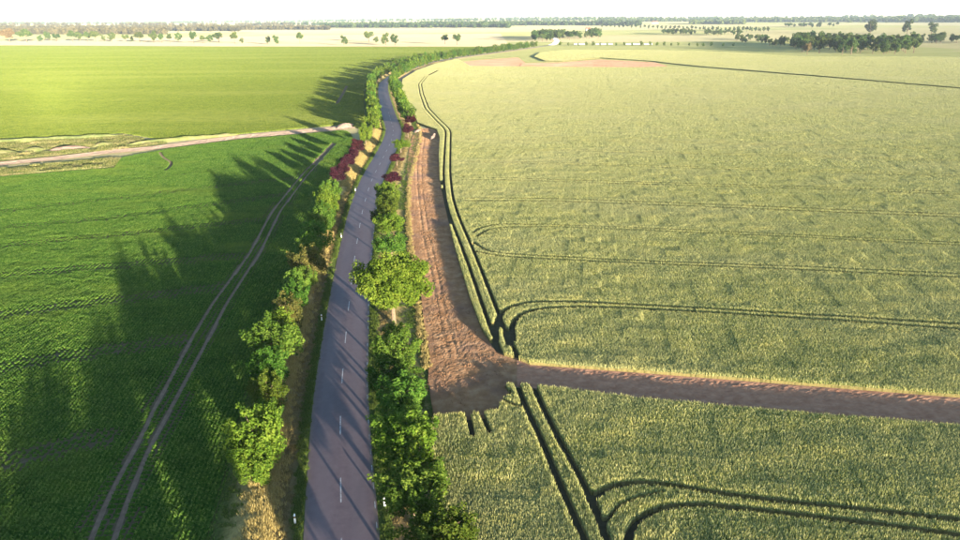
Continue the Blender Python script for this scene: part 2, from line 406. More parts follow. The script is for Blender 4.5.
straw_poly = list(GL([(-300, 43.7), (0, 45.5), (240, 46.7), (500, 46.9), (508, 44), (500, 33), (300, 33.5), (0, 37), (-300, 40)]))

poly_sheet('wheat_ground', wheat_up, .012, MT['soil']); poly_sheet('wheat_ground_far', wheat_far, .012, MT['far_soil'])
poly_sheet('wheat_ground_near', wheat_low, .012, MT['soil']); poly_sheet('beet_ground', beet_poly, .012, MT['beet_soil'])
poly_sheet('green_field_ground', green_poly, .012, MT['beet_soil']); poly_sheet('straw_field', straw_poly, .4, MT['barley'])

# ------------------------------------------------------------------ dirt strip with real relief
def relief_strip(name, A, B, z0, amp, m, step, nx, seed, ruts=None, edge=.0):
    A = resample(A, step); B = resample(B, step); n = max(len(A), len(B))
    def rs(P):
        i = np.linspace(0, len(P)-1, n); return np.stack([np.interp(i, range(len(P)), P[:, 0]), np.interp(i, range(len(P)), P[:, 1])], 1)
    A, B = rs(A), rs(B); u = np.linspace(0, 1, nx+1)
    X = A[:, None, 0]*(1-u)+B[:, None, 0]*u; Y = A[:, None, 1]*(1-u)+B[:, None, 1]*u
    Wd = np.hypot(*(B-A).T)[:, None]
    z = (vnoise(X*2.6, Y*2.6, seed)-.5)*amp + (vnoise(X*.7, Y*.7, seed+1)-.5)*amp*.9 + (vnoise(X*6, Y*6, seed+2)-.5)*amp*.8
    lx = u[None, :]*Wd + 0*X
    z = z + amp*.22*np.sin(lx*4.2+vnoise(X*.1, Y*.1, seed)*3)*(vnoise(lx*.8, Y*.05, seed+5))       # drawn-out furrows
    if ruts:
        for (c, wd, dp) in ruts: z = z - dp*np.exp(-((lx-c*Wd)/wd)**2)
    fade = np.minimum(1, np.minimum(u, 1-u)*8); z = z0+max(.10, amp*.55+(.1 if ruts else 0)+.02)+(z)*fade
    V = np.stack([X, Y, z], -1).reshape(-1, 3); k = nx+1
    I = (np.arange(n-1)[:, None]*k+np.arange(nx)[None, :]).ravel()
    Fq = np.stack([I, I+1, I+k+1, I+k], 1)
    o = link(name, mesh(name, V, Fq, m)); tag(o, kind='structure'); return o
relief_strip('dirt_strip', GL(DIRT_L)[::-1], GL([(517, 383)] + DIRT_R[::-1])[:], .0, .05, MT['dirt'], .25, 50, 3, ruts=[(.3, .3, .05), (.44, .3, .05)])
poly_sheet('dirt_corner', list(GL([(430, 352), (497, 352), (519, 359), (519, 384), (512, 391), (503, 400), (500, 417), (475, 420), (433, 422), (427, 384)])), .03, MT['dirt'])
relief_strip('dirt_apron', GL([(430, 356), (428, 382), (434, 420)]), GL([(512, 360), (516, 372), (500, 415)]), .02, .05, MT['dirt'], .2, 54, 9)
relief_strip('farm_path', GT9(PATH_S), GL(PATH_N), .0, .10, MT['path'], .35, 24, 5, ruts=[(.3, .35, .10), (.62, .35, .10)])
relief_strip('far_bare_soil', GL([(520, 66.5), (560, 67), (640, 67.3), (668, 66.3)]), GL([(522, 63.5), (560, 62.6), (600, 59.6), (655, 62.6)]), .02, .25, MT['far_soil'], 3., 40, 7)
relief_strip('soil_margin', np.array([road_at(Y, 8.8) for Y in np.linspace(330, 1180, 40)]), np.array([road_at(Y, 12.4) for Y in np.linspace(330, 1180, 40)]), .02, .15, MT['pale_dirt'], 4., 4, 8)
poly_sheet('bare_margin', list(GL([(418, 69.5), (440, 64.3), (480, 60), (518, 57.4), (526, 63.5), (520, 66.4), (490, 66.4), (455, 67)])), .03, MT['far_soil'])
def clod(i):
    rng = np.random.default_rng(40+i); V = []; F = []
    for k in range(5):
        c = np.r_[rng.uniform(-.6, .6, 2), .02]; q = rng.uniform(.04, .12)
        P = np.array([[1, 0, 0], [-1, 0, 0], [0, 1, 0], [0, -1, 0], [0, 0, 1], [0, 0, -1]])*q*rng.uniform(.6, 1.2, (6, 3))+c; b = len(V)
        V += list(map(tuple, P)); F += [tuple(b+x for x in f) for f in ((0, 2, 4), (2, 1, 4), (1, 3, 4), (3, 0, 4), (2, 0, 5), (1, 2, 5), (3, 1, 5), (0, 3, 5))]
    return bpy.data.objects.new('%d_clod' % i, mesh('clod', np.array(V), F, MT['dirt']))
# farm track across the left fields
TRK = [(-200, 178), (0, 164), (60, 158), (110, 151.8), (150, 148.6), (200, 142), (240, 137), (300, 131.8), (345, 127.6), (362, 125)]
relief_strip('farm_track', GL([(x, y+2.1) for x, y in TRK]), GL([(x, y-1.5) for x, y in TRK]), .0, .18, MT['pale_dirt'], .9, 10, 6, ruts=[(.35, .6, .12), (.65, .6, .12)])

# ------------------------------------------------------------------ crops: instanced patches, split finer near wheel tracks and edges
def hidden_collection(name, objs):
    c = bpy.data.collections.new(name)
    for o in objs: c.objects.link(o)
    return c
def gn_scatter(name, pts, rotz, scl, idx, coll, label, cat):
    me = bpy.data.meshes.new(name); me.vertices.add(len(pts)); me.vertices.foreach_set('co', np.asarray(pts, np.float32).ravel())
    for nm, arr, ty in (('rz', rotz, 'FLOAT'), ('sz', scl, 'FLOAT'), ('ix', idx, 'INT')):
        a = me.attributes.new(nm, ty, 'POINT'); a.data.foreach_set('value', np.asarray(arr, np.int32 if ty == 'INT' else np.float32))
    o = link(name, me); tag(o, label, cat, kind='stuff')
    ng = bpy.data.node_groups.new(name, 'GeometryNodeTree')
    ng.interface.new_socket('Geometry', in_out='INPUT', socket_type='NodeSocketGeometry')
    ng.interface.new_socket('Geometry', in_out='OUTPUT', socket_type='NodeSocketGeometry')
    nd = ng.nodes; gi = nd.new('NodeGroupInput'); go = nd.new('NodeGroupOutput'); L = ng.links.new
    ci = nd.new('GeometryNodeCollectionInfo'); ci.inputs['Collection'].default_value = coll
    ci.inputs['Separate Children'].default_value = True; ci.inputs['Reset Children'].default_value = True
    ip = nd.new('GeometryNodeInstanceOnPoints'); ip.inputs['Pick Instance'].default_value = True
    def at(nm, ty):
        x = nd.new('GeometryNodeInputNamedAttribute'); x.data_type = ty; x.inputs[0].default_value = nm; return x.outputs[0]
    cx = nd.new('ShaderNodeCombineXYZ'); L(at('rz', 'FLOAT'), cx.inputs[2])
    cs = nd.new('ShaderNodeCombineXYZ'); cs.inputs[0].default_value = 1.02; cs.inputs[1].default_value = 1.02; L(at('sz', 'FLOAT'), cs.inputs[2])
    L(gi.outputs[0], ip.inputs['Points']); L(ci.outputs[0], ip.inputs['Instance']); L(at('ix', 'INT'), ip.inputs['Instance Index'])
    L(cx.outputs[0], ip.inputs['Rotation']); L(cs.outputs[0], ip.inputs['Scale']); L(ip.outputs[0], go.inputs[0])
    md = o.modifiers.new('scatter', 'NODES'); md.node_group = ng
    return o

def tri_blades(xy, z0, z1, wd, az, lean, rng):
    """one upright triangle per blade"""
    n = len(xy); dx, dy = np.cos(az)*wd/2, np.sin(az)*wd/2
    la = rng.uniform(0, 2*math.pi, n)
    V = np.empty((n, 3, 3)); V[:, 0] = np.c_[xy[:, 0]-dx, xy[:, 1]-dy, z0]; V[:, 1] = np.c_[xy[:, 0]+dx, xy[:, 1]+dy, z0]
    V[:, 2] = np.c_[xy[:, 0]+np.cos(la)*lean, xy[:, 1]+np.sin(la)*lean, z1]
    return V.reshape(-1, 3), np.arange(3*n).reshape(-1, 3)
def crop_patch(name, size, dens, bw, H, core, mats, seed, rows=None, ncore=8, core_amp=.12, low=.45):
    rng = np.random.default_rng(seed)
    n = max(6, int(size*size*dens))
    xy = rng.uniform(-size/2, size/2, (n, 2))
    if rows:
        nr = max(1, int(round(size/rows))); r = rng.integers(0, nr, n)
        xy[:, 1] = -size/2+(r+.5)*size/nr+rng.normal(0, rows*.13, n)
    top = H*rng.uniform(.80, 1.12, n)
    az = rng.uniform(0, math.pi, n)
    V, F = tri_blades(xy, top*low, top, bw*rng.uniform(.6, 1.3, n), az, bw*rng.uniform(.1, 1.2, n), rng)
    rnd = list(rng.uniform(0, 1, n)); fm = [0]*n
    V = list(map(tuple, V)); F = [tuple(int(q) for q in f) for f in F]
    if core:
        b = len(V); g = np.linspace(-size/2, size/2, ncore+1)
        for j in range(ncore+1):
            for i in range(ncore+1):
                hz = core*(1+core_amp*rng.uniform(-1, 1))
                if rows: hz *= .55+.45*abs(math.sin(math.pi*(g[j]+size/2)/rows))
                V.append((g[i], g[j], hz))
        q = ncore+1
        for j in range(ncore):
            for i in range(ncore):
                F.append((b+j*q+i, b+j*q+i+1, b+(j+1)*q+i+1, b+(j+1)*q+i)); rnd.append(rng.uniform(0, .5 if size < 5 else .8)); fm.append(0)
        if not rows:
            ring = [(i, 0) for i in range(ncore)]+[(ncore, j) for j in range(ncore)]+[(ncore-i, ncore) for i in range(ncore)]+[(0, ncore-j) for j in range(ncore)]
            b2 = len(V)
            for (i, j) in ring: V.append((g[i]*.995, g[j]*.995, 0))
            for a in range(len(ring)):
                (i, j), (i2, j2) = ring[a], ring[(a+1) % len(ring)]
                F.append((b2+a, b2+(a+1) % len(ring), b+j2*q+i2, b+j*q+i)); rnd.append(rng.uniform(0, 1)); fm.append(1 if len(mats) > 1 else 0)
    me = mesh(name, np.array(V), F, rnd=rnd, fmat=fm, mats=mats)
    return bpy.data.objects.new(name, me)

def clearance(P, poly, tracks):
    """metres a point stands inside the field and away from its wheel tracks"""
    d = seg_dist(P, np.array(poly), True); d = np.where(inside(P, poly), d, -d)
    for line, hw in tracks: d = np.minimum(d, seg_dist(P, line)-hw)
    return d
def in_view(C, r, mg=1.22):
    x, y, z = proj(C[:, 0], C[:, 1]); pr = FPX*r/np.maximum(z, 5)
    return (z > 5) & (x > 480-480*mg-pr) & (x < 480+480*mg+pr) & (y < 270+270*mg+pr)
def fill(poly, tracks, origin, ang, sizes, lod):
    """quadtree cover; lod(dist) -> (largest level, smallest level) as indices into sizes"""
    P = np.array(poly); c, s = math.cos(ang), math.sin(ang)
    Rm = np.array([[c, s], [-s, c]])                      # world -> local
    L = (P-origin)@Rm.T; s0 = sizes[0]
    gx = np.arange(math.floor(L[:, 0].min()/s0), math.ceil(L[:, 0].max()/s0)+1)*s0+s0/2
    gy = np.arange(math.floor(L[:, 1].min()/s0), math.ceil(L[:, 1].max()/s0)+1)*s0+s0/2
    C = np.stack(np.meshgrid(gx, gy), -1).reshape(-1, 2); out = []
    for k, sz in enumerate(sizes):
        if not len(C): break
        Wd = C@Rm+origin
        v = in_view(Wd, sz); C, Wd = C[v], Wd[v]
        if not len(C): break
        cl = clearance(Wd, poly, tracks); dist = np.hypot(Wd[:, 0], Wd[:, 1])
        hi, lo = lod(dist)
        last = (k >= lo) | (k == len(sizes)-1)
        whole = (k >= hi) & (cl > sz*.71)
        edge = last & ~whole & (cl > -sz*.4)
        out.append((k, Wd[whole], np.zeros(whole.sum())))
        if edge.any():                                    # slide border cells flush against the border and turn them along it
            E_ = Wd[edge]; ce = cl[edge]; e = .06
            g = np.c_[clearance(E_+np.array([e, 0]), poly, tracks)-ce, clearance(E_+np.array([0, e]), poly, tracks)-ce]
            gn = np.hypot(g[:, 0], g[:, 1]); ok = gn > e*.3; g = g/np.maximum(gn, 1e-6)[:, None]
            move = np.where(ce < sz*.71, sz*.5-ce, 0.); Q = E_+g*move[:, None]
            ok &= clearance(Q, poly, tracks) > sz*.40
            out.append((k, Q[ok], np.arctan2(g[ok, 1], g[ok, 0])-ang))
        more = ~whole & ~last & (cl > -sz*.75)
        C2 = C[more]
        C = np.concatenate([C2+np.array([a, b])*sz/4 for a in (-1, 1) for b in (-1, 1)]) if len(C2) else C2
    return out

def offset_line(P, o):
    t, n = normals(P); return P+n*o
def pair(pts, sep=2.0, hw=.30, step=2.):
    L = smooth_line(GL(pts), step, 4); return [(offset_line(L, -sep/2), hw), (offset_line(L, sep/2), hw)]
def single(pts, hw=.33, step=1.6, passes=3): return [(smooth_line(GL(pts), step, passes), hw)]
LINE_A = [(437, 71), (425, 77), (418.5, 85), (420, 95), (425, 110), (434, 120), (446, 132), (444.5, 157), (443.5, 177), (445, 200), (450, 220), (460, 245), (470, 272), (479.5, 300), (486, 320), (496, 347), (503, 361)]
LOW_A = [(515, 384), (525, 410), (542.5, 447), (560, 490), (580, 535), (604, 590)]
LOW_B = [(531, 385), (542, 410), (560, 447), (575, 472), (590, 502), (601, 530), (620, 580)]
_la = smooth_line(GL(LINE_A), 1.6, 30)
tr_up = [(_la, .40), (offset_line(_la, -2.05), .40)]
tr_up[1] = (tr_up[1][0] if np.median(tr_up[1][0][:, 0]-_la[:, 0]) > 0 else offset_line(_la, 2.05), .40)
tr_up += single([(496, 345), (495, 325), (507, 311), (530, 305.5), (575, 305.5), (640, 309), (800, 318.5), (960, 328.5), (1200, 344)], .52)
tr_up += single([(513, 345), (511, 328), (520, 317), (540, 312), (580, 310.5), (640, 312.8), (800, 322.5), (960, 333.5), (1200, 350)], .52)
tr_up += single([(503, 336), (507, 350)], .2)
tr_up += single([(473, 236), (480, 230.5), (500, 227), (550, 228), (640, 231), (800, 238), (960, 246), (1200, 258)], .46)
tr_up += single([(477, 240), (484, 234), (500, 230.5), (550, 230), (640, 233.2), (800, 240.4), (960, 248.6), (1200, 260)], .46)
tr_up += single([(474, 246), (482, 252), (495, 256.5), (550, 260), (640, 264.5), (800, 270.5), (960, 277.5), (1200, 288)], .46)
tr_up += single([(478, 255), (495, 259.5), (550, 262.8), (640, 267.2), (800, 273.5), (960, 281), (1200, 292)], .46)
for pts in ([(466, 202), (490, 202), (560, 202.5), (640, 205.8), (800, 212), (960, 219), (1200, 229)],
            [(463, 181.3), (500, 181), (640, 185.5), (800, 190), (960, 196), (1200, 205)],
            [(462, 151), (500, 150.5), (640, 154), (960, 163), (1200, 171)],
            [(466, 163.6), (500, 164), (640, 168), (960, 178), (1200, 187)],
            [(466, 140.8), (480, 141), (640, 143), (960, 151)],
            [(440, 104.5), (460, 105), (640, 108), (960, 116)], [(436, 88.4), (470, 89), (700, 92), (960, 99)]):
    tr_up += pair(pts, 2.6, .62, 3.)
tr_low = single(LOW_A, .45) + single(LOW_B, .45)
tr_low += single([(592, 504), (596, 496), (606, 490), (622, 487), (655, 486.5), (695, 495), (788, 508), (870, 516), (960, 525.5), (1200, 556)], .46)
tr_low += single([(601, 535), (606, 518), (618, 506), (640, 499.5), (662, 497)], .24)
tr_low += single([(578, 480), (592, 497), (599, 515)], .25)
tr_low += single([(628, 575), (624, 545), (632, 525), (652, 513.5), (685, 508.5), (720, 511), (788, 519.5), (870, 529), (960, 541), (1200, 574)], .44)
tr_low += [(GL([(466, 411), (469, 424), (472.5, 440)]), .36), (GL([(479, 411), (484, 424), (489.5, 437)]), .36)]
tr_low += [(GL([(504, 405), (519, 411)]), .32), (GL([(502, 400), (509, 397)]), .5)]

WS = [12.8, 6.4, 3.2, 1.6, .8, .4]
wheat_obj = []; WIDX = {}
for k, sz in enumerate(WS):
    for v in range(3):
        cfg = {0: (12, .36, 26), 1: (45, .19, 16), 2: (150, .10, 16)}.get(k, (150, .10, {3: 7, 4: 4, 5: 2}.get(k)))
        WIDX.setdefault(k, []).append(len(wheat_obj))
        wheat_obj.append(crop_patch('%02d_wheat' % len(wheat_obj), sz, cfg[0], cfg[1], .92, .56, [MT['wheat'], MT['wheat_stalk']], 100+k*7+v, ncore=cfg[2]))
WCOL = hidden_collection('wheat_patches', wheat_obj)
def wheat_lod(d): return np.where(d < 230, 2, np.where(d < 520, 1, 0)), np.where(d < 190, 5, np.where(d < 600, 4, 3))
def scatter_fields(name, parts, IDX, coll, label, cat, quarter=True, ang=0., zs=(.93, 1.07), z=.02):
    P = []; Rz = []; Ix = []
    for (k, C, ro) in parts:
        n = len(C)
        if not quarter: ro = ro*0
        P.append(np.c_[C, np.full(n, z)]); Ix.append(RNG.choice(IDX[k], n))
        Rz.append(ang+ro+(RNG.integers(0, 4, n)*math.pi/2 if quarter else RNG.integers(0, 2, n)*math.pi))
    P, Rz, Ix = np.concatenate(P), np.concatenate(Rz), np.concatenate(Ix)
    sc = RNG.uniform(*zs, len(P))*(.88+.14*vnoise(P[:, 0]*.05, P[:, 1]*.05, 4)+.10*vnoise(P[:, 0]*.25, P[:, 1]*.35, 6))
    print(name, len(P)); return gn_scatter(name, P, Rz, sc, Ix, coll, label, cat)
WANG = math.atan2(-9.1, 56)
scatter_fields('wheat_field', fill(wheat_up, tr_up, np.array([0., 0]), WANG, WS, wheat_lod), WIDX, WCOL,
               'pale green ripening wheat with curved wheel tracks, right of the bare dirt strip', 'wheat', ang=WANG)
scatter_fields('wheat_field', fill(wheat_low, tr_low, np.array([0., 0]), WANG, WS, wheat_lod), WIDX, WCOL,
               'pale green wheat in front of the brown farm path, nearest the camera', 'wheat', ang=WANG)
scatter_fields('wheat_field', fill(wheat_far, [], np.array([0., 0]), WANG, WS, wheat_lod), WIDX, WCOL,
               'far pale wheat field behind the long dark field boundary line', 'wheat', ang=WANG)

# left: leafy row crop
TL = [(91, 540), (107.5, 500), (125, 467), (145, 430), (156, 405), (165, 390), (190, 342), (212, 305), (240, 267), (249, 255), (272, 212), (302, 175), (333, 143)]
TRr = [(114, 540), (130, 495), (150, 447), (172, 407), (181, 390), (207, 342), (226, 305), (248, 271), (259, 255), (280, 212), (306, 177), (336, 144)]
pre_l = [(62, 620)]; pre_r = [(90, 620)]
track_l = smooth_line(GL(pre_l+TL), 1.5, 4); track_r = smooth_line(GL(pre_r+TRr), 1.5, 4)
tr_beet = [(track_l, .30), (track_r, .30)]
for pts in ([(-200, 282), (0, 246.5), (120, 235), (240, 222.5), (270, 219)], [(-200, 258), (0, 228), (100, 220), (240, 201), (290, 194)], [(-200, 318), (0, 276), (120, 266), (245, 256)],
            [(-200, 362), (0, 315), (120, 300), (225, 287)], [(-200, 428), (0, 368), (100, 352), (185, 339)], [(-200, 240), (0, 212), (240, 184), (300, 178)], [(-100, 500), (0, 462), (60, 448), (112, 436)],
            [(-200, 212), (0, 192), (150, 178), (300, 160)]):
    tr_beet += pair(pts, 2.2, .2, 2.)
tr_beet += single([(160, 153), (163, 158), (172, 163), (170, 168), (165, 171)], .6, 2.)
MT['track_soil'] = ground_mat('track_soil', [(.3, (.17, .12, .085)), (.7, (.28, .20, .145))], sc=1.2, bump=(6., .5, .06))
for _t in (track_l, track_r): ribbon('wheel_track', _t, [-.26, -.14, 0, .14, .26], [.03, .02, .035, .02, .03], MT['track_soil'])
BS = [12., 6., 3., 1.5, .5]
beet_obj = []; BIDX = {}
for k, sz in enumerate(BS):
    for v in range(3):
        cfg = {0: (9, .46, 48), 1: (22, .32, 24), 2: (44, .22, 12)}.get(k, (46, .22, {3: 6, 4: 2}.get(k)))
        BIDX.setdefault(k, []).append(len(beet_obj))
        beet_obj.append(crop_patch('%02d_beet' % len(beet_obj), sz, cfg[0], cfg[1], .44, .15, [MT['beet']], 300+k*7+v, rows=.5, ncore=cfg[2], low=.5, core_amp=.3))
BCOL = hidden_collection('beet_patches', beet_obj)
def beet_lod(d): return np.where(d < 200, 2, np.where(d < 330, 1, 0)), np.where(d < 230, 4, 3)
dv = track_r[-1]-track_r[0]; BANG = math.atan2(dv[1], dv[0])
scatter_fields('beet_field', fill(beet_poly, tr_beet, track_r[0], BANG, BS, beet_lod), BIDX, BCOL,
               'low dark green leafy row crop left of the road, striped by tree shadows', 'row crop', quarter=False, ang=BANG, zs=(.85, 1.15))
# far left: green cereal
CS = [24., 12., 6., 3.]
crop_obj = []; CIDX = {}
for k, sz in enumerate(CS):
    for v in range(2):
        cfg = {0: (3.5, .8, 30), 1: (9, .5, 24)}.get(k, (12, .42, {2: 12, 3: 6}.get(k)))
        CIDX.setdefault(k, []).append(len(crop_obj))
        crop_obj.append(crop_patch('%02d_crop' % len(crop_obj), sz, cfg[0], cfg[1], .62, .40, [MT['green_crop']], 500+k*7+v, ncore=cfg[2]))
CCOL = hidden_collection('crop_patches', crop_obj)
def crop_lod(d): return np.where(d < 600, 1, 0), np.full(len(d), 3)
scatter_fields('green_field', fill(green_poly, single([(337, 104), (343, 94), (347, 86)], 1.2, 3.), np.array([0., 0]), -.1, CS, crop_lod), CIDX, CCOL,
               'bright green young crop beyond the pale farm track on the left', 'crop', ang=-.1)

# ------------------------------------------------------------------ verge grasses
def tuft(name, n, r, H, bw, m, seed):
    rng = np.random.default_rng(seed); a = rng.uniform(0, 2*math.pi, n); q = r*np.sqrt(rng.uniform(0, 1, n))
    xy = np.c_[q*np.cos(a), q*np.sin(a)]
    V, F = tri_blades(xy, np.zeros(n), H*rng.uniform(.5, 1.1, n), bw*rng.uniform(.6, 1.3, n), rng.uniform(0, math.pi, n), H*rng.uniform(.1, .5, n), rng)
    return bpy.data.objects.new(name, mesh(name, V, F, m, rnd=rng.uniform(0, 1, n)))
dpoly = list(GL(DIRT_L)) + list(GL([(475, 411), (498, 407), (510, 370), (497, 356)])) + list(GL(DIRT_R[::-1][1:])); A_ = np.array(dpoly)
q_ = RNG.uniform(A_.min(0), A_.max(0), (60000, 2)); q_ = q_[inside(q_, dpoly)]
q_ = q_[(vnoise(q_[:, 0]*.35, q_[:, 1]*.2, 3) > .5) & (vnoise(q_[:, 0]*1.1, q_[:, 1]*1.1, 8) > .45)][:2200]; n_ = len(q_)
gn_scatter('soil_clods', np.c_[q_, np.full(n_, .10)], RNG.uniform(0, 6.28, n_), RNG.uniform(.6, 1.5, n_), RNG.integers(0, 3, n_), hidden_collection('clods', [clod(i) for i in range(3)]), 'loose reddish clods strewn over the bare dirt strip', 'soil')
TC = {nm: hidden_collection(nm+'_tufts', [tuft('%d_%s' % (i, nm), 34, r, h, bw, MT[mt], 700+i) for i in range(3)])
      for nm, r, h, bw, mt in (('dry', .36, .55, .06, 'dry_grass'), ('green', .32, .26, .08, 'verge_grass'), ('brown', .34, .18, .08, 'brown_grass'), ('edge', .34, .34, .08, 'dry_grass'))}
def verge_scatter(nm, side, lo, hi, per_m, Y0, Y1, label, thin=1.):
    i0, i1 = np.argmin(np.abs(ROAD[:, 1]-Y0)), np.argmin(np.abs(ROAD[:, 1]-Y1))
    n = int((RS[i1]-RS[i0])*per_m); s = RNG.uniform(RS[i0], RS[i1], n)
    off = RNG.triangular(lo, (lo+hi)/2, hi, n)
    px = np.interp(s, RS, ROAD[:, 0])+np.interp(s, RS, RN[:, 0])*off*side; py = np.interp(s, RS, ROAD[:, 1])+np.interp(s, RS, RN[:, 1])*off*side
    kp = vnoise(px*.45, py*.25, int(lo*10)) > (.5-.5*thin)*1.6
    px, py, off = px[kp], py[kp], off[kp]; n = len(px)
    pz = np.interp(-off, LV_O[::-1], LV_Z[::-1]) if side < 0 else np.full(n, .03)
    gn_scatter(nm+'_grass', np.c_[px, py, pz], RNG.uniform(0, 6.28, n), RNG.uniform(.6, 1.35, n), RNG.integers(0, 3, n), TC[nm], label, 'grass')
verge_scatter('dry', -1, 5.2, 9.4, 22, 44, 330, 'tall ochre dry grass between the left tree row and the verge', .8)
verge_scatter('green', -1, 3.5, 4.8, 9, 44, 330, 'thin green grass fringe along the left road edge', .95)
verge_scatter('brown', -1, 4.4, 6.6, 7, 44, 300, 'short brown mown grass on the left verge', .9)
verge_scatter('green', 1, 3.5, 5.0, 9, 44, 330, 'thin green grass fringe along the right road edge', .95)
verge_scatter('brown', 1, 4.8, 8.0, 6, 44, 330, 'short brown grass under the right tree row', .8)
verge_scatter('edge', 1, 10.6, 12.2, 7, 80, 330, 'yellow dry grass edging the dirt strip', .75)
verge_scatter('green', 1, 8.2, 11.4, 7, 44, 330, 'green weeds between the right tree row and the dirt strip', .8)
verge_scatter('green', -1, 9.0, 12.0, 6, 44, 330, 'green weeds behind the left tree row', .7)

# ------------------------------------------------------------------ trees
def crown_arrays(seed, H, W, base, nclump, nleaf, ls, shape='upright', csz=1., asym=0.):
    rng = np.random.default_rng(seed); V = []; R = []; cl = []
    ch = H-base
    def emit(c, r):
        n = int(nleaf*r*r/(csz*csz)*1.3)
        d = rng.normal(0, 1, (n, 3)); d /= np.linalg.norm(d, axis=1)[:, None]
        rr = r*rng.uniform(.35, 1., n)**.5
        st = np.array([1, 1, 1.35 if shape == 'upright' else .85])
        lp = c+d*rr[:, None]*st
        nrm = d*.7+rng.normal(0, .6, (n, 3))+np.array([0, 0, .35]); nrm /= np.linalg.norm(nrm, axis=1)[:, None]
        a = np.cross(nrm, rng.normal(0, 1, (n, 3))); a /= np.linalg.norm(a, axis=1)[:, None]; b = np.cross(nrm, a)
        sz = (ls*rng.uniform(.6, 1.3, n))[:, None]
        quad = np.stack([lp-a*sz*.55, lp-b*sz*.38, lp+a*sz*.6, lp+b*sz*.38], 1)
        V.append(quad.reshape(-1, 3)); R.append(np.clip(rng.normal(.45, .2, n)+rng.normal(0, .17), 0, 1))
    lobes = []
    nl = max(6, int(nclump/(9 if shape != 'broad' else 12)))
    for i in range(nl):
        best = None
        for _ in range(8):
            p = rng.normal(0, 1, 3); p /= np.linalg.norm(p); p *= rng.uniform(.45, 1)
            dd = min([np.linalg.norm(p-o[0]) for o in lobes], default=9)
            if best is None or dd > best[0]: best = (dd, p)
        lobes.append((best[1], rng.uniform(.8, 1.25)))
    if shape == 'upright':                                # several leaders reaching up side by side
        ns = max(9, nclump//6); sp = []
        for i in range(ns):
            q = math.sqrt((i+.35)/ns)*W/2*.80*rng.uniform(.8, 1.12); t_ = i*2.399+rng.uniform(-.3, .3)
            sp.append((q*math.cos(t_), q*math.sin(t_), base+ch*(1.04-.48*(q/(W/2))**1.6)*rng.uniform(.80, 1.06), rng.uniform(-.25, .25, 2)))
    for i in range(nclump):
        lp_, lr = lobes[i % nl]
        if shape == 'upright':
            sx, sy, top, ln = sp[i % ns]; f = rng.uniform(0, 1)**.75
            c = np.array([sx*(.82+.3*f)+rng.normal(0, .22)+ln[0]*f, sy*(.82+.3*f)+rng.normal(0, .22)+ln[1]*f, base+.15+(top-base-.35)*f]); r = csz*rng.uniform(.62, 1.0)*(1.12-.62*f)
            cl.append((c, r)); emit(c, r); continue
        o = rng.normal(0, 1, 3); o /= np.linalg.norm(o); o *= rng.uniform(.2, 1)**.5*lr
        zz = np.clip((lp_[2]*.72+o[2]*.40+1)/2, 0, 1.05)
        wd = {'upright': .66+.34*math.sin(math.pi*min(1, .2+zz*.8)), 'broad': .8+.2*math.sin(math.pi*min(1, zz)), 'round': .75+.25*math.sin(math.pi*min(1, zz))}[shape]
        c = np.array([(lp_[0]*.66+o[0]*.36)*W/2*wd, (lp_[1]*.66+o[1]*.36)*W/2*wd, base+ch*(.06+.86*zz)])
        r = csz*rng.uniform(.55, 1.05); cl.append((c, r)); emit(c, r)
    V = np.concatenate(V); R = np.concatenate(R)
    V[:, 2] = np.maximum(V[:, 2], base*.72)
    return V, np.arange(len(V)).reshape(-1, 4), R, cl
def make_tree_meshes(key, seed, H, W, base, nclump, nleaf, ls, leaf, shape='upright', csz=1., tr=.13, limbs=7):
    V, F, R, cl = crown_arrays(seed, H, W, base, nclump, nleaf, ls, shape, csz)
    crown = mesh(key+'_crown', V, F, leaf, rnd=R)
    rng = random.Random(seed); mb = MB()
    lean = (rng.uniform(-.2, .2), rng.uniform(-.2, .2)); th = base+(H-base)*.62
    pts = [(0, 0, -.15), (lean[0]*.15, lean[1]*.15, base*.5), (lean[0]*.5, lean[1]*.5, base), (lean[0], lean[1], (base+th)/2), (lean[0]*1.2, lean[1]*1.2, th)]
    mb.tube(pts, [tr*1.35, tr, tr*.88, tr*.55, tr*.15], 8)
    for c, r in rng.sample(cl, min(limbs, len(cl))):
        z = base*.85+(th-base)*rng.uniform(0, .6); s = Vector((lean[0]*.6, lean[1]*.6, z)); e = Vector(c)
        m_ = s.lerp(e, .5)+Vector((0, 0, .12*(e-s).length))
        mb.tube([s, m_, e], [tr*.42, tr*.28, tr*.07], 5)
    return crown, mb.mesh(key+'_trunk', MT['bark']), (H, W)
PROTO = {}
for i in range(4): PROTO['green%d' % i] = make_tree_meshes('green', 20+i, 6.4, 5.8, 1.3, 110, 130, .22, MT['leaf_green'], csz=.78)
for i in range(3): PROTO['lime%d' % i] = make_tree_meshes('lime', 30+i, 6.0, 5.2, 1.3, 100, 130, .215, MT['leaf_lime'], csz=.74)
for i in range(2): PROTO['olive%d' % i] = make_tree_meshes('olive', 40+i, 5.6, 5.0, 1.1, 96, 80, .20, MT['leaf_olive'], csz=.66)
for i in range(2): PROTO['plum%d' % i] = make_tree_meshes('plum', 50+i, 5.8, 5.0, 1.7, 72, 120, .21, MT['leaf_plum'], 'round', csz=.74)
for i in range(4): PROTO['rgreen%d' % i] = make_tree_meshes('green', 120+i, 6.4, 5.8, 2.8, 108, 130, .22, MT['leaf_green'], csz=.74)
for i in range(3): PROTO['rlime%d' % i] = make_tree_meshes('lime', 130+i, 6.0, 5.2, 2.6, 100, 130, .215, MT['leaf_lime'], csz=.70)
PROTO['big0'] = make_tree_meshes('big', 61, 11.5, 12.6, 2.7, 240, 165, .30, MT['leaf_lime'], 'round', csz=1.12, tr=.30, limbs=18)
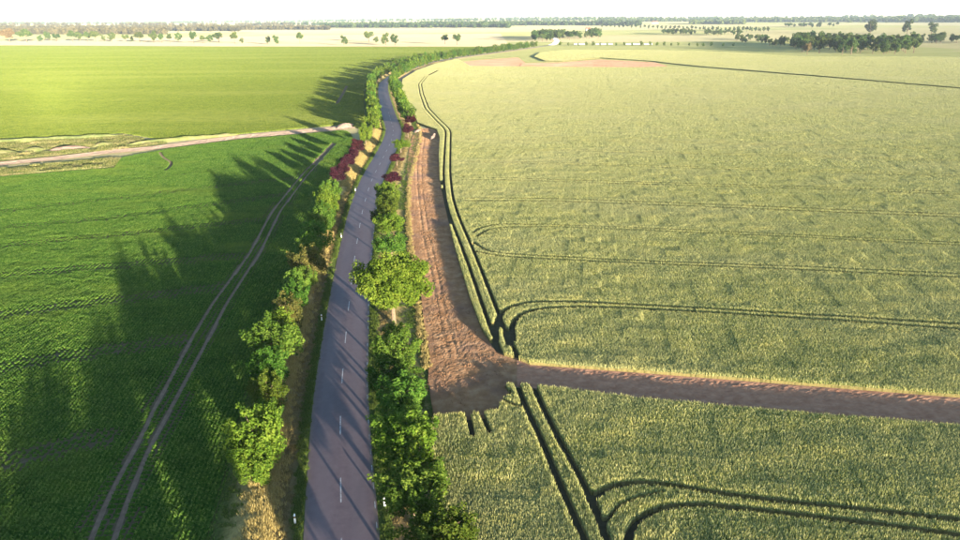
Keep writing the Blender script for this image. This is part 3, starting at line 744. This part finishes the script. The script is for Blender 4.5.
for i in range(3): PROTO['mid%d' % i] = make_tree_meshes('mid', 70+i, 7.0, 6.2, 1.6, 34, 60, .46, MT['leaf_lime' if i == 1 else 'leaf_green'], csz=1.0, limbs=4)
for i in range(5): PROTO['far%d' % i] = make_tree_meshes('far', 80+i, 20, 15.5, 4.0 if i < 3 else .8, 30, 60, 1.25, MT['leaf_far'], 'round', csz=2.6, tr=.45, limbs=4)
PROTO['rust0'] = make_tree_meshes('rust', 91, 17, 14, 1.6, 30, 60, 1.2, MT['leaf_far_rust'], 'round', csz=2.4, tr=.4, limbs=4)

def tree(kind, x, y, h, wd, label, group=None, cat='tree', name='roadside_tree', z=0., rz=None):
    cr, tk, (H, W) = PROTO[kind]
    e = bpy.data.objects.new(name, None); COL.objects.link(e); e.empty_display_size = .5
    e.location = (x, y, z+.02); e.rotation_euler.z = random.uniform(0, 6.28) if rz is None else rz
    e.scale = (wd/W, wd/W, h/H); tag(e, label, cat, group)
    for nm, me in (('crown', cr), ('trunk', tk)):
        o = bpy.data.objects.new(nm, me); COL.objects.link(o); o.parent = e
    return e
LROW, RROW = 'trees along the left side of the road', 'trees along the right side of the road'
# (kind, base pixel x, y, height m, width m, label)
LEFT = [('lime0', 262, 474, 6.2, 6.2, 'yellow-green bushy tree on the left verge, nearest to the bottom of the picture'),
        ('green1', 271, 417, 4.6, 4.6, 'small dark green tree squeezed between two bigger trees on the left verge'),
        ('green0', 277, 374, 6.6, 7.2, 'large bushy green tree on the left verge beside the dry grass'),
        ('olive0', 291, 335, 5.2, 5.0, 'olive-brown thin tree just behind the large bushy green tree, left verge'),
        ('green2', 299, 306, 4.8, 4.8, 'small fresh green tree between two olive-brown trees on the left verge'),
        ('olive1', 309, 284, 6.0, 6.6, 'wide olive-brown tree on the left verge opposite the big road-side crown'),
        ('green3', 316, 259, 6.4, 6.6, 'dark green tree behind the wide olive-brown tree, left verge'),
        ('green1', 321, 240, 5.8, 5.8, 'dark green tree in the middle of the left row, shading the crop'),
        ('lime1', 329, 222, 7.2, 5.4, 'tall light green tree just in front of the dark red trees, left row'),
        ('plum0', 338, 190, 4.6, 4.9, 'darkest purple-red tree, front one of the three on the left verge'),
        ('plum1', 348, 174, 4.6, 4.9, 'dark red tree, middle one of the three on the left verge'),
        ('plum0', 358, 159, 5.0, 5.2, 'wine-red tree, rear one of the three on the left verge'),
        ('lime1', 258, 492, 4.6, 4.6, 'low yellow-green tree rising from the dry grass at the bottom left'),
        ('green3', 273, 395, 5.2, 5.4, 'dark green tree right behind the small one, left verge'),
        ('lime2', 284, 352, 5.0, 5.2, 'light green tree between the large bushy one and the thin olive one'),
        ('green0', 295, 320, 5.0, 5.2, 'green tree between the thin olive one and the small fresh green one'),
        ('green2', 312, 271, 5.8, 5.8, 'green tree right behind the wide olive-brown one, left verge'),
        ('green1', 333, 207, 5.8, 5.2, 'green tree between the tall light green one and the red trees, left row'),
        ('plum0', 353, 167, 4.4, 4.8, 'small wine-red tree between the middle and rear red ones, left verge'),
        ('green0', 266, 444, 4.0, 4.4, 'low green bush-like tree behind the nearest yellow-green tree, left verge'),
        ('green3', 304, 296, 4.2, 4.6, 'low green tree tucked in front of the wide olive-brown tree, left verge'),
        ('green2', 325, 231, 5.4, 5.4, 'green tree hugging the tall light green one, left row'),
        ('plum1', 343, 182, 4.2, 4.6, 'small dark red tree between the front and middle red ones, left verge'),
        ('lime2', 366, 147, 6.8, 5.4, 'light green tree just behind the red trees on the left verge')]
for kd, x, y, h, wd, lb in LEFT:
    p = G(x, y); tree(kd, p[0], p[1], h*1.22, wd*1.14, lb, LROW, z=float(np.interp(-seg_dist(np.array([p]), ROAD)[0], LV_O[::-1], LV_Z[::-1]))-.1)
RIGHT = [('green2', 442, 566, 6.2, 6.4, 'green tree cut off by the bottom edge of the picture, right of the road'),
         ('green3', 414, 525, 6.6, 6.8, 'dark green tree with leaning trunk at the bottom right of the road'),
         ('lime1', 408, 470, 6.8, 6.4, 'light green tree on the right verge beside the near wheat'),
         ('green0', 404, 424, 6.6, 6.2, 'green tree on the right verge where the dirt strip ends'),
         ('green1', 396, 380, 6.8, 6.6, 'green tree just in front of the big spreading tree, right verge'),
         ('big0', 394, 325, 12.4, 12.2, 'big spreading lime-green tree overhanging the road'),
         ('green2', 392, 262, 6.4, 6.2, 'green tree hidden behind the big spreading tree, right verge'),
         ('lime0', 391, 241, 6.8, 6.2, 'light green tree second behind the big spreading tree, right verge'),
         ('green0', 389, 222, 6.8, 6.2, 'green tree in the middle of the dense clump beside the dirt strip'),
         ('lime2', 388, 206, 6.8, 6.0, 'light green tree at the far end of the dense clump beside the dirt strip'),
         ('lime0', 410, 497, 6.0, 5.8, 'light green tree touching the dark one with the leaning trunk, right verge'),
         ('green0', 397, 352, 4.6, 4.8, 'low green tree under the front of the big spreading crown, right verge'),
         ('green3', 400, 447, 5.6, 6.0, 'green tree between the light green one and the end of the dirt strip, right verge'),
         ('green2', 391, 400, 5.6, 6.0, 'low dark green tree leaning to the road, right verge'),
         ('green3', 385, 231, 5.6, 5.6, 'dark green tree on the road side of the dense clump'),
         ('green1', 390, 213, 6.2, 5.8, 'green tree in the rear half of the dense clump beside the dirt strip'),
         ('plum1', 392, 187, 4.8, 5.6, 'low dark red tree at the end of the clump, right verge'),
         ('plum0', 397, 166, 4.4, 5.0, 'dark red tree next to the light green one, right verge'),
         ('lime1', 401, 153, 5.4, 5.8, 'small light green tree between two dark red trees, right verge'),
         ('plum1', 408, 138, 6.4, 5.0, 'tall dark red tree at the head of the dirt strip'),
         ('plum0', 411, 127, 5.6, 4.8, 'dark red tree behind the tall one at the head of the dirt strip')]
for kd, x, y, h, wd, lb in RIGHT:
    p = G(x, y); tree('r'+kd if kd[:4] in ('gree', 'lime') else kd, p[0], p[1], h*(.97 if kd != 'big0' else 1.), wd*(1.17 if kd != 'big0' else 1.08), lb, RROW)
# the rows go on behind the picture's lower edge and up to the bend
for Y, h in ((39, 6.4), (24, 6.6), (6, 13.5), (0, 12.5), (-13, 12.5), (-31, 12), (-37, 13.5), (-58, 13), (-64, 12), (-84, 13.5), (-90, 12), (-108, 13)):
    p = road_at(Y, 7.4+random.uniform(-.6, .6)); tree(random.choice(['rgreen0', 'rgreen1', 'rlime1', 'rgreen3']), p[0], p[1], h, random.uniform(5.6, 6.8), 'green roadside tree of the right row, below the picture', RROW)
for Y in np.arange(-110, 36, 12.5):
    p = road_at(Y-3, -9+random.uniform(-.7, .7))
    tree(random.choice(['green0', 'green2', 'lime0', 'olive0']), p[0], p[1], random.uniform(6., 8.5), random.uniform(5, 6.5), 'green roadside tree of the left row, below the picture', LROW)
ONES = 'zeroth first second third fourth fifth sixth seventh eighth ninth tenth eleventh twelfth thirteenth fourteenth fifteenth sixteenth seventeenth eighteenth nineteenth'.split()
TENS = ['', '', 'twenty', 'thirty', 'forty', 'fifty', 'sixty', 'seventy', 'eighty', 'ninety', 'hundred']
def nth(n):
    if n < 20: return ONES[n]
    t, o = divmod(n, 10)
    return (TENS[t][:-1]+'ieth' if t < 10 else 'hundredth') if o == 0 else TENS[min(t, 10)]+'-'+ONES[o]
cnt = {-1: 0, 1: 0}
Y = 292.
while Y < 1180:
    st = 7.5 if Y < 520 else 9.5
    for sd, off in ((-1, 7.8), (1, 7.4)):
        if sd == 1 and Y < 305: continue
        p = road_at(Y+random.uniform(-1.5, 1.5), sd*(off+random.uniform(-.9, .9))); r = random.random()
        if r < .06: continue
        kd = 'mid%d' % random.randrange(3); h = random.uniform(7.5, 11.) if Y < 560 else random.uniform(7.5, 12.5)
        cnt[sd] += 1
        lb = '%s green tree behind the red trees in the dense far row %s of the road' % (nth(cnt[sd]), 'left' if sd == -1 else 'right')
        tree(kd, p[0], p[1], h, random.uniform(6.4, 8.6), lb, 'trees lining the far bend of the road')
    Y += st
# trees standing one by one along the far edge of the green field
EDGE_TREES = [(10, 42, 12, 11, 'rust0'), (27, 42.5, 12, 12, 'far0'), (40, 41.5, 6, 6, 'far3'), (49, 41, 7, 8, 'far1'), (57, 41.5, 6, 7, 'far2'), (73, 41.5, 9, 10, 'far0'), (80, 41, 7, 8, 'far1'), (88, 41.5, 7, 9, 'far2'), (96, 41.8, 8, 10, 'far0'), (104, 41.5, 4, 6, 'far3'),
              (112, 41.8, 8, 8, 'far1'), (126, 42, 6, 7, 'far2'), (132, 42, 4, 6, 'far3'), (140, 42.5, 8, 10, 'far0'), (154, 43, 8, 11, 'far1'), (162, 43, 6, 9, 'far2'), (170, 43, 5, 9, 'far0'), (179, 42.6, 7, 9, 'far1'), (194, 43.8, 7, 12, 'far2'), (203, 43.5, 5, 8, 'far0'), (210, 43.5, 7, 8, 'far1'),
              (219, 42.5, 9, 10, 'far2'), (235, 44, 8, 12, 'far0'), (242, 43.5, 5, 6, 'far3'), (268, 44.5, 6, 8, 'far1'), (276, 45, 8, 9, 'far4'), (300, 44, 7, 12, 'far0'), (344, 45.5, 9, 9.5, 'far4'), (369, 42, 10, 11, 'far2'), (376, 43, 7, 7, 'far3'), (386, 45.5, 10, 12, 'far4'), (395, 45.5, 9, 11, 'far1'), (445, 44.5, 8.5, 10.5, 'far0'), (457, 45, 8.5, 11.5, 'far2')]
ORD = ['first', 'second', 'third', 'fourth', 'fifth', 'sixth', 'seventh', 'eighth', 'ninth', 'tenth', 'eleventh', 'twelfth', 'thirteenth', 'fourteenth', 'fifteenth', 'sixteenth', 'seventeenth']
for i, (x, y, wp, hp, kd) in enumerate(EDGE_TREES):
    p = G(x, y); ppm = FPX/(np.hypot(*p)*.985); n = len(EDGE_TREES)
    lb = ('reddish-brown tree at the far left end of the row beyond the green field' if i == 0 else '%s tree from the left in the row beyond the green field' % ORD[i] if i < 17 else '%s tree from the right in the row beyond the green field' % ORD[n-1-i])
    tree(kd, p[0], p[1], hp/ppm, wp/ppm*1.08, lb, 'single trees beyond the far edge of the green field', name='field_tree')
# woods on the right and in the middle distance
def wood(poly_px, n, hr, label, group, kinds, seed, clumpy=False):
    rng = random.Random(seed); P = [np.array(G(*p)) for p in poly_px]; A = np.array(P); k = 0; got = []
    lo, hi = A.min(0), A.max(0); tries = 0
    while k < n and tries < 20000:
        tries += 1
        q = np.array([[rng.uniform(lo[0], hi[0]), rng.uniform(lo[1], hi[1])]])
        if not inside(q, P)[0]: continue
        if any(abs(q[0, 0]-g[0]) < 7 and abs(q[0, 1]-g[1]) < 9 for g in got): continue
        got.append(q[0]); h = rng.uniform(*hr); k += 1
        u_ = (q[0, 0]-lo[0])/(hi[0]-lo[0]); v_ = (q[0, 1]-lo[1])/(hi[1]-lo[1])
        wh = ('%s %s' % ('tall' if h > (hr[0]+hr[1])/2 else 'lower', label)) + ', ' + ('left' if u_ < .2 else 'left centre' if u_ < .4 else 'middle' if u_ < .6 else 'right centre' if u_ < .8 else 'right') + (' front' if v_ < .35 else ' inside' if v_ < .7 else ' back')
        tree(rng.choice(kinds), q[0, 0], q[0, 1], h, h*rng.uniform(.7, .95), wh, group, name='wood_tree', rz=rng.uniform(0, 6.28), z=float(terrain(*q[0])))
FK = ['far%d' % i for i in range(5)]
wood([(805, 53.5), (850, 55), (918, 55), (916, 47), (800, 44), (786, 47)], 85, (17, 24), 'tree in the dark wood block in the right wheat', 'wood block on the right', FK+['far3', 'far4'], 1)
wood([(732, 41.5), (770, 47), (800, 48.5), (805, 44), (760, 39), (738, 38.5)], 40, (8, 14), 'thicket tree left of the dark wood block', 'thicket left of the wood block', FK, 2)
wood([(537, 42), (600, 38.5), (598, 36), (530, 38), (520, 40), (530, 41.5)], 55, (17, 24), 'tree in the small wood where the road disappears', 'small wood behind the road end', FK, 3)
wood([(662, 35.3), (740, 36.3), (738, 34), (664, 33.4)], 40, (12, 18), 'tree in the thin dark strip far right of centre', 'far wood strip right of centre', FK, 4)
wood([(785, 29), (838, 28.5), (838, 27), (785, 27)], 30, (14, 20), 'tree in the far belt behind the dark wood block', 'far belt behind the wood block', FK, 5)
wood([(918, 44.5), (1010, 44), (1010, 42.5), (920, 42)], 22, (14, 20), 'tree of the belt at the right edge of the picture', 'belt at the right edge', FK, 6)
p = G(807, 54.5); tree('rust0', p[0], p[1], 15, 13, 'rust-brown round tree at the left front corner of the dark wood block', name='field_tree')
for x, y, wp, hp, lb in [(870, 34, 13, 12, 'broad lone tree behind the wood block, leftmost of three on the pale field'), (907, 34, 11, 12, 'lone tree behind the wood block, middle one of three on the pale field'), (931, 34.5, 11, 10, 'lone tree behind the wood block, rightmost of three on the pale field')]:
    p = GT(x, y); ppm = FPX/(np.hypot(p[0], p[1])*.985); tree('far4', p[0], p[1], hp/ppm, wp/ppm, lb, 'three lone trees on the pale far field', name='field_tree', z=p[2])
for i, x in enumerate([509, 560, 568, 578, 586, 593, 600, 607, 616, 624, 632, 641, 650, 657, 664, 671, 678, 689, 697, 703, 711, 723, 733]):
    p = G(x, 46.2+(.8 if x > 690 else 0)); h = random.uniform(5.5, 9.5)
    tree('mid%d' % (i % 3), p[0], p[1], h, h*.75, '%s small tree from the left in the thin row beyond the far bare soil' % nth(i+1), 'young trees in the thin far row', name='field_tree')
for i, x in enumerate(np.linspace(602, 768, 40)):
    p = GT(x, 27.5+(x-600)*.028); h = random.uniform(12, 19)
    tree(random.choice(FK), p[0], p[1], h, h*.8, '%s tree from the left in the long dotted avenue crossing the far fields' % nth(i+1), 'long far avenue', name='field_tree', z=p[2])

# ------------------------------------------------------------------ far woods as masses up to the horizon
def belt(name, spec, label, seed, leaf='leaf_far'):
    rng = np.random.default_rng(seed); V = []; F = []; Rn = []
    for (x0, x1, yb, n, h0, h1, spread) in spec:
        A, B = GT(x0, yb), GT(x1, yb-(x1-x0)*.0)
        for i in range(n):
            u = rng.uniform(); g = GT(x0+(x1-x0)*u, yb)[:2]*(1+rng.uniform(0, spread)); h = rng.uniform(h0, h1); r = h*rng.uniform(.34, .55)
            z0 = float(terrain(*g)); c = np.array([g[0], g[1], z0+h-r*1.0])
            m = 34; d = rng.normal(0, 1, (m, 3)); d /= np.linalg.norm(d, axis=1)[:, None]; d[:, 2] = np.where(d[:, 2] < -.2, d[:, 2]*1.4, d[:, 2])
            lp = c+d*np.array([r, r, r*1.05])*rng.uniform(.6, 1.05, (m, 1))
            nn = d+rng.normal(0, .4, (m, 3)); nn /= np.linalg.norm(nn, axis=1)[:, None]
            a = np.cross(nn, rng.normal(0, 1, (m, 3))); a /= np.linalg.norm(a, axis=1)[:, None]; b_ = np.cross(nn, a); s = r*.55
            V.append(np.stack([lp-a*s, lp-b_*s, lp+a*s, lp+b_*s], 1).reshape(-1, 3)); Rn.append(np.clip(rng.normal(.45, .25, m)+rng.normal(0, .2), 0, 1))
    V = np.concatenate(V); o = link(name, mesh(name, V, np.arange(len(V)).reshape(-1, 4), MT[leaf], rnd=np.concatenate(Rn)))
    tag(o, label, 'wood', kind='stuff')
MT['leaf_haze_brown'] = leaf_mat('leaf_haze_brown', [(0, (.05, .045, .02)), (.5, (.09, .08, .032)), (1, (.16, .13, .055))], .15)
belt('far_wood', [(-90, 165, 34.5, 800, 14, 22, .06), (-90, 240, 31.5, 650, 14, 24, .15), (150, 330, 30, 320, 14, 20, .08), (-90, 300, 27.5, 260, 16, 26, .25)],
     'hazy wood along the left horizon behind the pale field', 1, 'leaf_haze_brown')
belt('far_wood', [(320, 510, 28, 480, 14, 24, .12), (250, 520, 25.5, 300, 14, 22, .1), (420, 640, 25.8, 420, 14, 24, .12)], 'hazy wood along the middle of the horizon', 2)
belt('far_wood', [(690, 745, 24.5, 160, 14, 22, .1), (755, 1050, 22.4, 560, 16, 24, .12), (600, 800, 22.0, 300, 14, 22, .1)], 'bluish wood along the right horizon', 3)
belt('far_wood', [(-90, 1050, 21.8, 800, 16, 28, .25), (-90, 1050, 20.5, 900, 16, 28, .25)], 'faint wooded hills closing the horizon', 4)

# ------------------------------------------------------------------ verge posts
def post(x, y, label, rz=0):
    p = G(x, y); e = bpy.data.objects.new('verge_post', None); COL.objects.link(e); e.location = (p[0], p[1], .03); e.rotation_euler.z = rz
    tag(e, label, 'post', 'white verge posts along the road')
    def prism(z0, z1, w0, w1, cut=0.):
        mb = MB(); o0 = [(-.5, -.35), (.5, -.35), (.28, .5), (-.28, .5)]
        mb.add([(a*w0, b*w0, z0) for a, b in o0]+[(a*w1, b*w1, z1+(cut*b)) for a, b in o0], [(3, 2, 1, 0), (4, 5, 6, 7)]+[(i, (i+1) % 4, (i+1) % 4+4, i+4) for i in range(4)])
        return mb
    link('body', prism(-.1, .68, .20, .19).mesh('post_body', MT['white_paint']), e)
    bd = link('band', prism(.682, .90, .192, .188).mesh('post_band', MT['black_paint']), e)
    link('cap', prism(.902, 1.04, .19, .18, .12).mesh('post_cap', MT['white_paint']), e)
    mb = MB(); mb.box(-.03, .03, -.085, -.066, .71, .87); link('reflector', mb.mesh('post_reflector', MT['reflector']), bd)
for x, y, lb in [(295.5, 524, 'white verge post at the lower left of the road, nearest the camera'), (322, 321, 'white verge post on the left verge beside the olive-brown trees'), (341.5, 238, 'white verge post on the left verge opposite the dense clump'),
                 (355.5, 191, 'white verge post on the left verge near the dark red trees'), (385, 507, 'white verge post on the right verge below the dark green tree')]: post(x, y, lb)

# ------------------------------------------------------------------ earth heaps and banks beside the farm track
def mound(name, P, wd, h, m, label, seed, cat='mound', group=None, step=1.2):
    """long heap with uneven crest along a ground line"""
    L = resample(P, step); t, n = normals(L); k = 9; V = []; F = []
    for i, (p, q) in enumerate(zip(L, n)):
        e = min(1, min(i, len(L)-1-i)/4.); hh = h*(.72+.4*vnoise(np.array(i*.22), np.array(seed*3.1), seed))*math.sqrt(max(e, 0))
        ww = wd*(.8+.4*float(vnoise(np.array(i*.17), np.array(seed*1.7), seed+2)))*(.35+.65*e)
        for j in range(k):
            u = j/(k-1)*2-1; z = hh*max(0, 1-u*u)**1.2*(1+.25*(float(vnoise(np.array(i*.9), np.array(j*1.3), seed+5))-.5))-(.05 if abs(u) == 1 else 0)
            V.append((p[0]+q[0]*u*ww/2, p[1]+q[1]*u*ww/2, float(z)+.02))
    for i in range(len(L)-1):
        for j in range(k-1): F.append((i*k+j, i*k+j+1, (i+1)*k+j+1, (i+1)*k+j))
    o = link(name, mesh(name, V, F, m)); tag(o, label, cat, group); return o
MT['mound_grass'] = ground_mat('mound_grass', [(.3, (.11, .14, .04)), (.55, (.19, .19, .07)), (.75, (.30, .22, .14))], sc=.35, bump=(2., 1., .4))
MT['mound_soil'] = ground_mat('mound_soil', [(.3, (.20, .13, .10)), (.7, (.34, .24, .18))], sc=.4, bump=(2., 1., .4))
MT['rough_grass'] = ground_mat('rough_grass', [(.3, (.10, .14, .04)), (.7, (.23, .23, .09))], scale=(1, .5, 1), sc=.6, bump=(3., 1., .3))
poly_sheet('rough_ground', list(GL([(-240, 158), (0, 141), (124, 135.5), (168, 143.5), (120, 151), (0, 163), (-240, 180)])), .03, MT['mound_grass'])
poly_sheet('rough_strip', list(GL([(-240, 184), (0, 168), (110, 156.5), (122, 158.5), (114, 168), (0, 177.2), (-240, 195.5)])), .03, MT['rough_grass'])
MT['weed'] = leaf_mat('weed', [(0, (.07, .10, .025)), (.5, (.16, .17, .05)), (1, (.32, .28, .12))], .25, big=((.08, .12, 0), (.30, .25, .12), .5, .7))
weed_obj = [crop_patch('%02d_weed' % i, sz, 10, .42, .6, 0, [MT['weed']], 900+i) for i, sz in enumerate([6., 3., 3.])]
ECOL = hidden_collection('weed_patches', weed_obj); EIDX = {0: [0], 1: [1, 2]}
rough_a = list(GL([(-240, 158), (0, 141), (124, 135.5), (168, 143.5), (120, 150), (0, 161), (-240, 178)])); rough_b = list(GL([(-240, 186), (0, 169.5), (110, 158), (121, 159), (114, 167.6), (0, 177), (-240, 195)]))
scatter_fields('rough_weeds', fill(rough_a, [(GL([(-60, 157), (48, 151), (90, 148.5)]), 3.2)], np.array([0., 0]), .2, [6., 3.], lambda d: (np.zeros(len(d), int), np.ones(len(d), int))), EIDX, ECOL, 'tufted weeds on the rough ground with earth heaps', 'weeds', ang=.2, zs=(.5, 1.6))
scatter_fields('rough_weeds', fill(rough_b, [], np.array([0., 0]), .2, [6., 3.], lambda d: (np.zeros(len(d), int), np.ones(len(d), int))), EIDX, ECOL, 'tufted weeds in the dull strip below the pale farm track', 'weeds', ang=.2, zs=(.5, 1.6))
mound('earth_bank', GL([(-120, 151), (0, 142.8), (60, 139.5), (123, 136.2)]), 7, 1.2, MT['rough_grass'], 'long grassy bank along the upper edge of the rough ground', 1)
mound('earth_heap', GL([(-30, 156), (0, 154), (18, 153.5)]), 11, 1.5, MT['mound_grass'], 'yellow-green overgrown heap at the left edge of the picture', 2)
mound('earth_heap', GL([(22, 152), (34, 150.5), (46, 150)]), 12, 1.7, MT['mound_grass'], 'rounded overgrown heap next to the purple bare soil', 3)
mound('earth_heap', GL([(48, 150.8), (70, 149), (90, 147.8)]), 8, 1.3, MT['mound_soil'], 'low bare soil heap between the two overgrown heaps', 4)
mound('earth_heap', GL([(95, 147.5), (105, 145.5), (116, 144.5)]), 12, 1.6, MT['mound_grass'], 'overgrown heap at the right end of the rough ground', 5)
mound('earth_bank', GL([(126, 146), (170, 140.8), (240, 134.9)]), 5, 1.2, MT['mound_grass'], 'low pale bank between the farm track and the bright green field', 6)
mound('earth_bank', GL([(0, 175.5), (60, 171), (114, 167)]), 3, .5, MT['mound_grass'], 'low pale ridge along the lower edge of the rough strip', 7)
mound('earth_heap', GL([(338, 129), (346, 126.5), (355, 125.5)]), 8, 1.6, MT['mound_soil'], 'small soil heap where the farm track meets the tree row', 8)
mound('earth_heap', GL([(415, 133), (418, 131), (421, 130)]), 3.2, .8, MT['mound_soil'], 'pale soil heap at the head of the dirt strip', 9, step=.7)
mound('earth_heap', GL([(431, 140), (433.5, 137), (435, 134)]), 2.2, .9, MT['mound_soil'], 'small pale soil heap in the shaded head of the dirt strip', 10, step=.7)

# ------------------------------------------------------------------ far farm buildings
def house(x, y, L, Wd, Hw, Hr, rz, label, wall='wall_pale', roof='roof_red', name='farmhouse', cat='house'):
    p = GT(x, y); e = bpy.data.objects.new(name, None); COL.objects.link(e); e.location = (p[0], p[1], p[2]); e.rotation_euler.z = rz
    tag(e, label, cat)
    mb = MB(); a, b = L/2, Wd/2
    mb.add([(-a, -b, -1), (a, -b, -1), (a, b, -1), (-a, b, -1), (-a, -b, Hw), (a, -b, Hw), (a, b, Hw), (-a, b, Hw), (-a, 0, Hw+Hr), (a, 0, Hw+Hr)],
           [(0, 1, 5, 4), (2, 3, 7, 6), (1, 2, 6, 9, 5), (3, 0, 4, 8, 7)])
    link('wall', mb.mesh('house_wall', MT[wall]), e)
    mb = MB(); o = .5
    for s in (-1, 1):
        mb.add([(-a-o, s*(b+o), Hw-.3), (a+o, s*(b+o), Hw-.3), (a+o, 0, Hw+Hr+.1), (-a-o, 0, Hw+Hr+.1), (-a-o, s*(b+o), Hw-.05), (a+o, s*(b+o), Hw-.05), (a+o, 0, Hw+Hr+.4), (-a-o, 0, Hw+Hr+.4)],
               [(4, 5, 6, 7), (3, 2, 1, 0), (0, 1, 5, 4), (0, 4, 7, 3), (1, 2, 6, 5)])
    link('roof', mb.mesh('house_roof', MT[roof]), e)
    for i in range(4):
        mb = MB(); cx = -a+L*(i+.5)/4; mb.box(cx-.6, cx+.6, -b-.06, -b+.05, 1.2, 2.6); link('window', mb.mesh('house_window', MT['window_dark']), e)
house(519, 24.8, 26, 12, 5, 6, .1, 'red-roofed farmhouse left of the small wood, near the horizon')
house(526, 24.6, 30, 13, 4, 5, -.1, 'long red-roofed barn next to the farmhouse near the horizon', name='barn', cat='barn')
house(588, 31.5, 16, 10, 8, 7, .2, 'pale house with red roof showing between trees of the small wood')
house(655, 23.5, 36, 14, 6, 6, 0, 'long red-roofed barn far off behind the dotted avenue', name='barn', cat='barn')
def tunnel(x, y, L, label):
    p = G(x, y); mb = MB(); n = 10; V = []; F = []
    for sx in (-L/2, L/2):
        for i in range(n+1): a = math.pi*i/n; V.append((sx, -math.cos(a)*3.4, math.sin(a)*2.2))
    for i in range(n): F.append((i, i+n+1, i+n+2, i+1))
    F += [tuple(range(n, -1, -1)), tuple(range(n+1, 2*n+2))]
    mb.add(V, F); e = bpy.data.objects.new('film_tunnel', None); COL.objects.link(e); e.location = (p[0], p[1], 0); tag(e, label, 'greenhouse')
    link('film_cover', mb.mesh('film_cover', MT['film_white']), e)
    mb = MB(); mb.box(-L/2-.15, -L/2-.02, -1.2, 1.2, 0, 1.7); link('door', mb.mesh('tunnel_door', MT['wall_pale']), e)
for x, L, lb in [(580, 22, 'white film tunnel at the left end of the far row of young trees'), (604, 30, 'white film tunnel second from left behind the young trees'), (633, 26, 'white film tunnel third from left behind the young trees'), (648, 14, 'short white film tunnel at the right end behind the young trees')]:
    tunnel(x, 44.6, L, lb)

# ------------------------------------------------------------------ haze
hz, t_, o_ = mat('haze'); k_ = N(t_)
vp = k_.n('ShaderNodeVolumePrincipled'); vp.inputs['Color'].default_value = (.74, .86, 1, 1); vp.inputs['Density'].default_value = 0.5e-4; vp.inputs['Anisotropy'].default_value = 0.
k_.l(vp.outputs[0], o_.inputs['Volume'])
mb = MB(); q = GROUND_R+300; mb.box(-q, q, -q, q, -12, 112)
tag(link('haze', mb.mesh('haze', hz)), kind='stuff')
